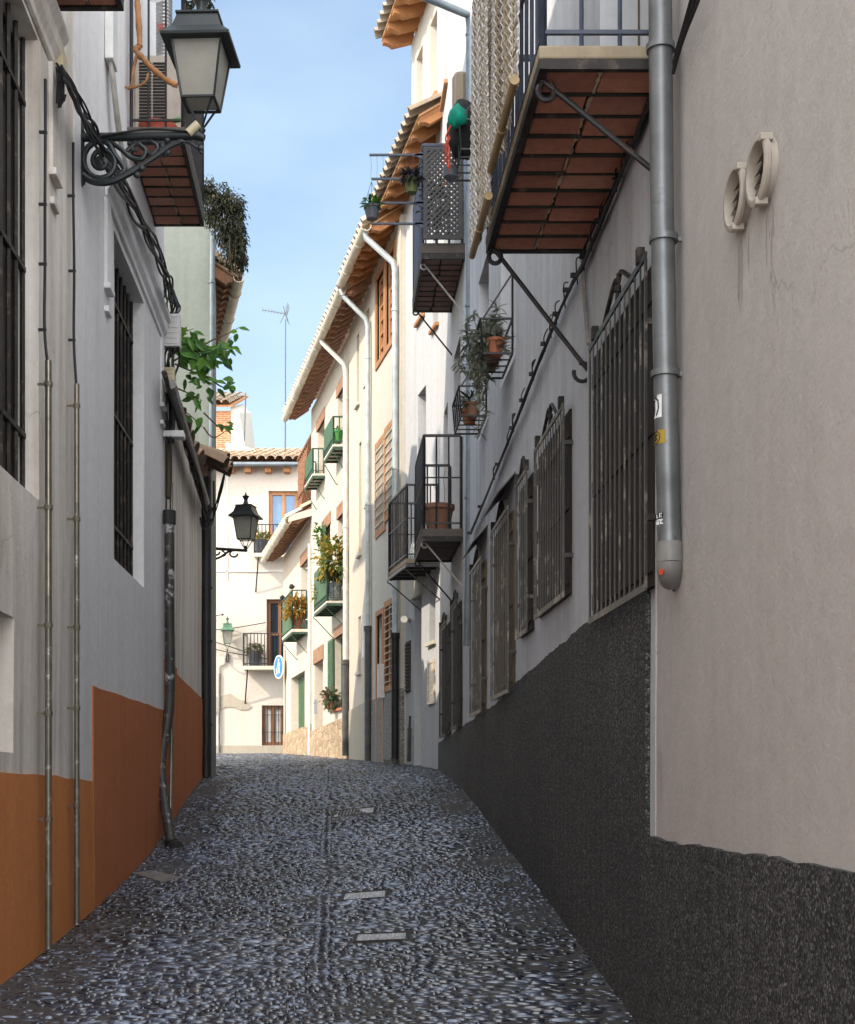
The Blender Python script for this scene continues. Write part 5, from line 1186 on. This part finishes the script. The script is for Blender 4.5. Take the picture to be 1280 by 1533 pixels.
lb = lbalc(B, 10.6, 12.2, .46, 6.74, rows=8); lbalc(A, 6.2, 7.78, .42, 6.17, rows=7)
# air conditioner on the balcony and things behind the bars
c = LW.P(10.95, .19, 6.95); e = thing('air_conditioner', 'beige air conditioning unit with slatted grille on the left balcony', 'air conditioner', c)
MB().abox(c+Vector((0, .16, .34)), (.19, .16, .34)).build('casing', 'pvc', e, bevel=.015)
q = MB()
for i in range(22):
    for s in (-1, 1): q.abox(c+Vector((-.04+s*.056, -.002, .06+i*.026)), (.05, .004, .0085))
q.build('grille', 'dark', e)
c2 = LW.P(11.1, .23, 7.65); q = MB(); k = []
for i in range(30): q.lathe(c2+Vector((0, 0, .03*i)), [(.062, 0), (.07, .015), (.062, .03)], 14)
e2 = thing('flexible_duct', 'shiny flexible metal duct with red letters rising above air conditioner', 'duct', c2); q.build('duct', 'duct', e2, smooth=True)
def text_mesh(txt, name, mat, parent, loc, size, rotx=math.pi/2, rotz=0.):
    cu = bpy.data.curves.new(name, 'FONT'); cu.body = txt; cu.size = size; cu.extrude = .001; cu.align_x = 'CENTER'
    o = bpy.data.objects.new(name, cu); COL.objects.link(o); me = bpy.data.meshes.new_from_object(o); bpy.data.objects.remove(o)
    m = MB(); mt = Vector(loc)
    from mathutils import Euler
    er = Euler((rotx, 0, rotz)).to_matrix()
    m.v = [tuple(mt+er@v.co) for v in me.vertices]; m.f = [tuple(p.vertices) for p in me.polygons]
    return m.build(name, mat, parent)
text_mesh('SR', 'lettering', 'red', e2, c2+Vector((-.0, -.075, .22)), .085)
q = MB().lathe(LW.P(10.68, .22, 8.0), [(.1, 0), (.105, .012), (.02, .02)], 24, (0, -1, 0)); e = thing('round_vent', 'white round vent cap with radial slots behind left balcony bars', 'vent', LW.P(10.68, .22, 7.9)); q.build('cap', 'box_w', e, smooth=True)
q = MB(); cc = LW.P(10.68, .22, 8.0)+Vector((0, -.0175, 0))
for i in range(16): a = 2*math.pi*i/16; d = Vector((math.cos(a), 0, math.sin(a))); q.bar(cc+d*.03, cc+d*.088, .005)
q.build('slot', 'dark', e)
q = MB().lathe(LW.P(10.8, .22, 6.875), [(.13, 0), (.155, .07), (.16, .085), (.14, .085)], 18); tag(q.build('red_basin', 'redpot', smooth=True), 'red plastic basin on left balcony floor below air conditioner', 'basin')
q = MB().tube([LW.P(10.75, .3, 6.98), LW.P(10.8, .42, 7.03)], .02, 8); tag(q.build('green_bottle', 'green_tube', smooth=True), 'small green plastic scrap beside the red basin', 'bottle')
# dry vine trunk against the bars
Yv = 10.5; q = MB(); v = lambda x, y, d=0: U(x, y, Yv+d)
q.tube(smooth_pts([v(204, -20), v(208, 40), v(209, 68), v(203, 74), v(214, 88), v(232, 106), v(250, 120), v(265, 128)]), [R(.017, .027) for _ in range(43)], 9)
q.tube(smooth_pts([v(205, 82), v(200, 105), v(197, 128), v(190, 133)]), .013, 7); q.tube(smooth_pts([v(222, 110), v(218, 122), v(204, 130), v(190, 131), v(180, 126), v(172, 120)]), .010, 7)
tag(q.build('dry_branch', 'bark', smooth=True), 'tan dry branch twisting across the bars of the left balcony', 'branch')
m = MB(); foliage(m, LW.P(11.2, .5, 8.45), (.16, .4, .25), 320, .06, .02, .5); foliage(m, U(296, -10, 9.6), (.12, .3, .13), 260, .05, .018)
tag(m.build('balcony_plant', 'leaf_d', recalc=False), 'dark plant at the top of the left balcony rail behind the lantern', 'plant')
# wiring and boxes on the left wall
q = MB().box(LW, 9.55, 9.75, 0, .06, 6.85, 7.75); tag(q.build('cable_duct', 'box_w', bevel=.006), 'white vertical plastic cable duct below the left balcony', 'cable duct')
q = MB()
for k in range(3): q.tube(smooth_pts([LW.P(9.6+.05*k, .03, 6.87), LW.P(9.65+.05*k, .05, 6.65), LW.P(9.8+.07*k, .06, 6.42), LW.P(10.05+.05*k, .08, 6.3)]), .016, 7)
tag(q.build('pipe_bundle', 'cable_w', smooth=True), 'pale insulated pipes curving from the white cable duct', 'pipes')
q = MB(); random.seed(11)
main = [(88, 104), (105, 132), (122, 165), (140, 196), (160, 235), (182, 276), (205, 320), (226, 362), (244, 400), (251, 425), (253, 446)]
for k in range(9):
    pts = [LW.W(x+R(-7, 7), y+R(-9, 9), (.03 if i < 1 else .09)+R(0, .07)) for i, (x, y) in enumerate(main)]; q.tube(smooth_pts(pts), R(.006, .011), 6)
for k in range(5): q.tube(smooth_pts([LW.W(84+k*2, 100, .05), LW.W(86+k*2.4, 125, .06), LW.W(85+k*2.6, 150+R(0, 12), .07), LW.W(89+k*2.4, 142, .08)]), .006, 5)
tag(q.build('cable_bundle', 'cable', smooth=True), 'bundle of old black cables running down from the left hood moulding', 'cables')
q = MB().box(LW, 7.78, 7.92, 0, .06, LW.at(90, 130)[1], LW.at(90, 98)[1]); tag(q.build('junction_box', 'box_c', bevel=.005), 'yellowed terminal block at the top of left black cable', 'junction box')
def conduit(label, px0, py0, px1, py1, r, mat, o, top, mat2=None, cut=None):
    a = LW.W(px1, py1, o); x = LW.Y(px1, o); p1 = a; p0 = LW.P(x, o, LW.at(px1, py0, o)[1])
    e = thing('conduit', label, 'conduit', p1, 'steel conduits on the left wall')
    pm = p0+(p1-p0)*(cut or .5)
    MB().tube([p0, pm], r, 12).build('tube', mat, e, smooth=True); MB().tube([pm, p1], r*1.0, 12).build('lower_tube', mat2 or mat, e, smooth=True)
    for k in (.04, .25, .45, .6, .78): p = p0+(p1-p0)*k; MB().tube([p+Vector((0, 0, .012)), p-Vector((0, 0, .012))], r*1.3, 12).abox(p+Vector((-.03, 0, 0)), (.03, .006, .006)).build('clamp', mat, e)
    q = MB().tube(smooth_pts([LW.P(x+d, o*.6, LW.at(px1, y, o)[1]) for d, y in top]+[p0-Vector((0, 0, .05))]), .0085, 7)
    for d, y in top[1:]: pp = LW.P(x+d, o*.6, LW.at(px1, y, o)[1]); q.abox(pp+Vector((-.012, 0, 0)), (.022, .007, .007))
    q.build('cable', 'cable', e, smooth=True)
    return e
conduit('olive steel conduit with black cable, nearest on the left wall', 80, 540, 72.5, 1420, .0185, 'conduit', .075, [(.06, 110), (.06, 190), (.05, 300), (.05, 390), (.04, 490)], 'conduit_peel', .40)
conduit('thinner peeling conduit with black cable at the edge of white wall', 118, 575, 115, 1384, .0165, 'conduit', .07, [(.03, 210), (.03, 290), (.06, 400), (.05, 505)], 'conduit_peel', .22)
# wall with tiled coping, its pipes and boxes
Cw = House('courtyard_wall', 'lower grey white wall with red ochre foot and tiled coping beyond the left houses', LW, 12.901, 16.95, -1, 5.45, 'grey_l', .5, 'wall', off=-.02)
Cw.plinth(12.902, 13.9, [(12.9, 2.85), (13.9, 2.84)], 'orange2', .012); Cw.plinth(13.901, 16.95, [(13.9, 2.80), (16.95, 2.68)], 'orange2', -.004)
Cw.wall(.02)
t = MB(); 
for i in range(14):
    y = 13.1+i*.27; tile_row(t, LW.P(y, .03+R(-.03, .03), 5.43+R(-.03, .03)), LW.P(y, -.75, 5.78), .115, .4)
for k in range(4): y = 16.0+k*.24; tile_row(t, LW.P(y, .30, 5.44+.1*(k % 2)), LW.P(y, -.4, 5.8), .13, .4)
t.build('coping_tile', 'tile_d', Cw.e, smooth=True)
q = MB()
for k in range(5): q.tube(smooth_pts([LW.W(x+R(-2, 2), y+R(-3, 3), .05+.02*k) for x, y in ((246, 560), (262, 610), (280, 668), (296, 715), (308, 765))]), R(.012, .022), 6)
for k in range(24):
    g = R(0, 1); x, y = 250+56*g, 572+190*g; q.tube(smooth_pts([LW.W(x, y, .05), LW.W(x+4, y+R(10, 26), .1), LW.W(x+10, y+R(20, 44), .06)]), .006, 5)
tag(q.build('cable_bundle', 'cable', smooth=True), 'sagging tangle of black cables descending along the tiled wall top', 'cables')
q = MB().tube([LW.W(256, 575, .12), LW.W(308, 752, .1)], .05, 8); tag(q.build('wooden_rail', 'cable_w', smooth=True), 'grey weathered rail sloping down the top of tiled wall', 'rail')
yb = 12.82
for nm, lab, x0, x1, y0, y1, o, mat in (('junction_box', 'white plastic meter box with ribbed front at the corner', 243, 265, 443, 493, .16, 'box_w'), ('junction_box', 'narrow yellowed box under the white meter box at corner', 243, 257, 526, 565, .11, 'box_c'), ('junction_box', 'small white box end sticking out above the peeling pipe', 241, 268, 624, 634, .2, 'box_w')):
    za, zb = LW.at(250, y1, .1)[1], LW.at(250, y0, .1)[1]
    q = MB().box(LW, yb-.03, yb+.13, .0, o, za, zb)
    for i in range(6):
        if zb-za > .2: z = za+(zb-za)*(i+.5)/6; q.box(LW, yb-.036, yb-.03, .02, o-.02, z-.004, z+.004)
    tag(q.build(nm, mat, bevel=.006), lab, 'junction box', 'boxes on the corner of the left wall')
q = MB()
for k in range(9): q.tube(smooth_pts([LW.P(yb+R(0, .1), R(.03, .14), LW.at(250, 400, .1)[1]), LW.P(yb+R(-.03, .1), R(.03, .16), LW.at(250, 425, .1)[1]), LW.P(yb+R(-.02, .1), R(.05, .12), LW.at(250, 445, .1)[1])]), .009, 6)
for k in range(8): q.tube(smooth_pts([LW.P(yb+R(-.02, .1), R(.02, .14), LW.at(250, 492, .1)[1]), LW.P(yb+R(-.05, .1), R(.0, .16), LW.at(250, 515, .1)[1]), LW.P(yb+R(-.02, .1), R(.03, .12), LW.at(250, 575, .1)[1]), LW.P(yb+R(-.02, .1), R(.03, .12), LW.at(250, 640, .1)[1])]), .011, 6)
tag(q.build('cable_bundle', 'cable', smooth=True), 'knotted black cables around the boxes on the left house corner', 'cables')
q = MB()
for k, o in ((0, .03), (1, .07)): q.tube(smooth_pts([LW.P(yb-.02, o, LW.at(248, 632, .05)[1]), LW.P(yb-.03, o+.01, LW.at(248, 690, .05)[1]), LW.P(yb-.02, o, LW.at(248, 768, .05)[1])]), .008, 6)
tag(q.build('cable_drop', 'cable', smooth=True), 'two thin black cables dropping into the peeling pipe', 'cable')
yp = 12.75; zt = LW.at(246, 765, .07)[1]
pts = [LW.P(yp, .07, zt), LW.P(yp, .07, LW.at(245, 900, .07)[1]), LW.P(yp, .07, LW.at(244, 1050, .07)[1]), U(241, 1140, 12.62), U(247, 1205, 12.4), U(257, 1266, 12.1)]
e = drainpipe('thick peeling black pipe bending outward at its foot on left', smooth_pts(pts, 5), .048, 'pipe_peel', [], None, n=12)
q = MB().tube(smooth_pts([U(255, 1256, 12.1), U(257, 1266, 12.1), U(266, 1268, 11.95)]), .055, 10); q.build('shoe', 'pipe_black', e, smooth=True); MB().tube([pts[0]+Vector((0, 0, .08)), pts[0]-Vector((0, 0, .05))], .062, 12).build('collar', 'pipe_black', e)
drainpipe('thin steel conduit beside the peeling black pipe', [LW.P(12.98, .06, zt+.4), LW.P(12.98, .06, 2.), U(255, 1232, 12.6)], .017, 'conduit', [LW.P(12.98, .06, z) for z in (2.9, 4.2)], n=10)
q = MB().box(LW, 12.96, 13.06, .0, .06, LW.at(255, 745, .05)[1], LW.at(255, 630, .05)[1]); tag(q.build('wooden_batten', 'old_wood2', bevel=.004), 'vertical weathered batten at the corner above thin conduit', 'batten')
Yq = 16.75; pp = [U(309, 690, Yq), U(309, 950, Yq), U(309, 1163, Yq)]
drainpipe('thick black downpipe standing at the end of left tiled wall', pp, .062, 'pipe_black', [U(309, y, Yq) for y in (760, 880, 960, 1085)], n=16)
q = MB()
for k in range(4): q.tube(smooth_pts([U(338, 700, 16.4), U(330+R(-3, 3), 735+R(0, 10), 16.5), U(318, 760+R(0, 25), 16.6), U(309, 765+R(0, 10), 16.6)]), .008, 5)
q.tube(smooth_pts([U(300, 775, 16.4), U(303, 790, 16.3), U(313, 790, 16.4), U(320, 772, 16.6), U(320, 720, 16.6)]), .011, 6)
tag(q.build('loose_cables', 'cable', smooth=True), 'loose black cables looping off the tile edge beside the thick downpipe', 'cables')
# taller house beyond, gable towards the street
Dh = House('greenish_house', 'tall greenish rendered house behind the tiled wall, with overgrown eave', DS, -10, DW.P(16.96, 0, 0).x, 0, 8.9, 'green_w', .4)
Dh.wall()
q = sheet(DW, 16.97, 20.2, 0, 8.05, (), 5); q.build('street_wall', 'green_w', Dh.e, recalc=False)
D2 = type('X', (), {})(); D2.W = DW; D2.e = Dh.e
eave(D2, 17.18, 20.2, .30, 8.25, 8.05, 14, 'rafter', 'wood_b', 'tile_g', 'gutter', .22, 3.)
drainpipe('bluish grey downpipe on the corner of the greenish house', [U(318, 300, 16.85), U(317.5, 500, 16.85), U(316, 705, 16.85)], .036, 'zinc_blue', [U(317.5, 423, 16.85)])
m = MB(); random.seed(5)
for (x, y, rx, rz, n) in ((312, 285, .14, .16, 300), (330, 300, .2, .22, 500), (350, 310, .17, .2, 500), (340, 345, .2, .24, 600), (357, 350, .12, .3, 450), (350, 380, .16, .2, 320), (318, 320, .15, .2, 260), (362, 385, .06, .14, 160)):
    foliage(m, U(x, y, 15.7), (rx, .4, rz), int(n*2.6), .05, .017, 1.3, .1)
s = MB()
for k in range(30): p = U(R(318, 366), R(350, 380), 15.7+R(-.3, .3)); s.tube([p, p+Vector((R(-.05, .05), 0, -R(.1, .35)))], .004, 4)
o = tag(m.build('ivy', 'leaf_d', recalc=False), 'dark hanging ivy mass overgrowing the eave of the greenish house', 'ivy'); s.build('stem', 'stem', o)
# leafy branches of the fig-like shrub over the wall
random.seed(21); Yl = 13.6; m, s = MB(), MB()
br = [[(258, 560), (262, 520), (272, 500), (290, 492)], [(260, 540), (280, 530), (305, 522), (330, 515)], [(262, 545), (285, 555), (300, 560), (318, 566)], [(262, 580), (285, 590), (303, 600)], [(266, 610), (285, 622), (304, 640)], [(300, 520), (320, 508), (345, 498), (358, 490)], [(318, 570), (335, 580), (345, 572)], [(305, 618), (330, 640), (348, 636)], [(305, 640), (320, 655), (345, 640)]]
for b_ in br:
    dY = R(-.25, .25); pts = smooth_pts([U(x, y, Yl+dY*(i/len(b_))) for i, (x, y) in enumerate(b_)], 5); s.tube(pts, [.010*(1-.75*i/len(pts)) for i in range(len(pts))], 6)
def big_leaf(x, y, L, dx, dy):
    p = U(x, y, Yl+R(-.2, .2)); m.leaf(p, (dx, R(-.5, .1), dy), L*R(.6, 1.15), L*R(.3, .55), Vector((R(-.3, .3), -1, R(.3, .9))), .14)
for (x, y, sx, sy, n, L) in ((278, 505, 20, 12, 15, .18), (292, 522, 28, 12, 22, .22), (278, 528, 16, 14, 9, .24), (300, 540, 22, 10, 10, .27), (318, 518, 14, 8, 9, .2), (332, 530, 16, 10, 10, .2), (340, 510, 8, 5, 4, .13), (357, 495, 3, 6, 3, .16), (345, 522, 8, 6, 5, .13), (288, 566, 22, 7, 10, .16), (335, 575, 16, 8, 9, .17), (297, 593, 14, 6, 7, .17), (304, 572, 8, 10, 4, .12), (297, 628, 8, 6, 3, .22), (343, 638, 12, 4, 7, .13), (262, 500, 8, 14, 8, .15)):
    for i in range(int(n*1.25)): big_leaf(x+R(-sx, sx), y+R(-sy, sy), L*.8, R(-1, 1.2), R(-1.1, .35))
o = tag(m.build('leafy_shrub', 'leaf', recalc=False), 'bright green leafy shrub branches reaching over the left wall', 'shrub'); s.build('branch', 'stem', o)

# ------------------------------------------------------------------ sky, sun, camera
w = bpy.data.worlds.new('World'); SC.world = w; w.use_nodes = True; nt = w.node_tree
bg = nt.nodes['Background']; sky = nt.nodes.new('ShaderNodeTexSky'); sky.sky_type = 'NISHITA'; sky.sun_disc = False
EL = math.radians(40); hx, hy = -.85, -.53; nh = math.hypot(hx, hy)
sd = Vector((hx/nh*math.cos(EL), hy/nh*math.cos(EL), math.sin(EL)))
sky.sun_elevation = EL; sky.sun_rotation = math.atan2(hx, hy); sky.air_density = 1.0; sky.dust_density = 1.2; sky.ozone_density = 1.0
def sn(ty, **k):
    x = nt.nodes.new(ty)
    for q, v in k.items(): setattr(x, q, v)
    return x
def mth(op, a, b_=None, clamp=False):
    x = sn('ShaderNodeMath', operation=op, use_clamp=clamp)
    for i, v in enumerate((a, b_)):
        if v is None: continue
        if hasattr(v, 'links'): nt.links.new(v, x.inputs[i])
        else: x.inputs[i].default_value = v
    return x.outputs[0]
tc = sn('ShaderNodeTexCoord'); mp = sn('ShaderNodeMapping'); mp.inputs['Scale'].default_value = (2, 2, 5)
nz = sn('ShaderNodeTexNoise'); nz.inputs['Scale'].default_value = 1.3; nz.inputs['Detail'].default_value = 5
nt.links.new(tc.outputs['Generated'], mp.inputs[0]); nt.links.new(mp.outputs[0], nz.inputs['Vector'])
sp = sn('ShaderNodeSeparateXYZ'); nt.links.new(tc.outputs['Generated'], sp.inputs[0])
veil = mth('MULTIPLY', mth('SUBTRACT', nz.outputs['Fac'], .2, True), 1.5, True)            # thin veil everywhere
south = mth('MULTIPLY', mth('SUBTRACT', .25, sp.outputs[1]), 1.2, True)                      # unseen bright clouds added behind the camera as fill for the shaded street
fill_cloud = mth('MULTIPLY', south, mth('MULTIPLY', mth('SUBTRACT', nz.outputs['Fac'], .25, True), 4., True), True)
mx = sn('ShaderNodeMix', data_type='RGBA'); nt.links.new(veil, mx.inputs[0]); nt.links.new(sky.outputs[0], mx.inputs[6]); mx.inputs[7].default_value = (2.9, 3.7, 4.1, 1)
mx2 = sn('ShaderNodeMix', data_type='RGBA'); nt.links.new(fill_cloud, mx2.inputs[0]); nt.links.new(mx.outputs[2], mx2.inputs[6]); mx2.inputs[7].default_value = (17, 17, 17.2, 1)
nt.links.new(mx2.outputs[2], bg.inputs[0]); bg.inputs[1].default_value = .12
ld = bpy.data.lights.new('sun', 'SUN'); ld.energy = 2.0; ld.angle = math.radians(.53); ld.color = (1, .9, .76)
lo = bpy.data.objects.new('sun', ld); COL.objects.link(lo); lo.rotation_euler = sd.to_track_quat('Z', 'Y').to_euler(); lo.location = (-5, -5, 20)
cd = bpy.data.cameras.new('camera'); cam = bpy.data.objects.new('camera', cd); COL.objects.link(cam); SC.camera = cam
cam.location = (0, 0, EYE); cam.rotation_euler = (math.pi/2, 0, 0)
cd.sensor_fit = 'HORIZONTAL'; cd.sensor_width = 36; cd.lens = 36*FL/1280; cd.shift_y = (HY-766.5)/1280; cd.clip_end = 1000; cd.clip_start = .05
SC.view_settings.view_transform = 'Standard'; SC.view_settings.look = 'None'; SC.view_settings.exposure = 1.25; SC.view_settings.gamma = 1
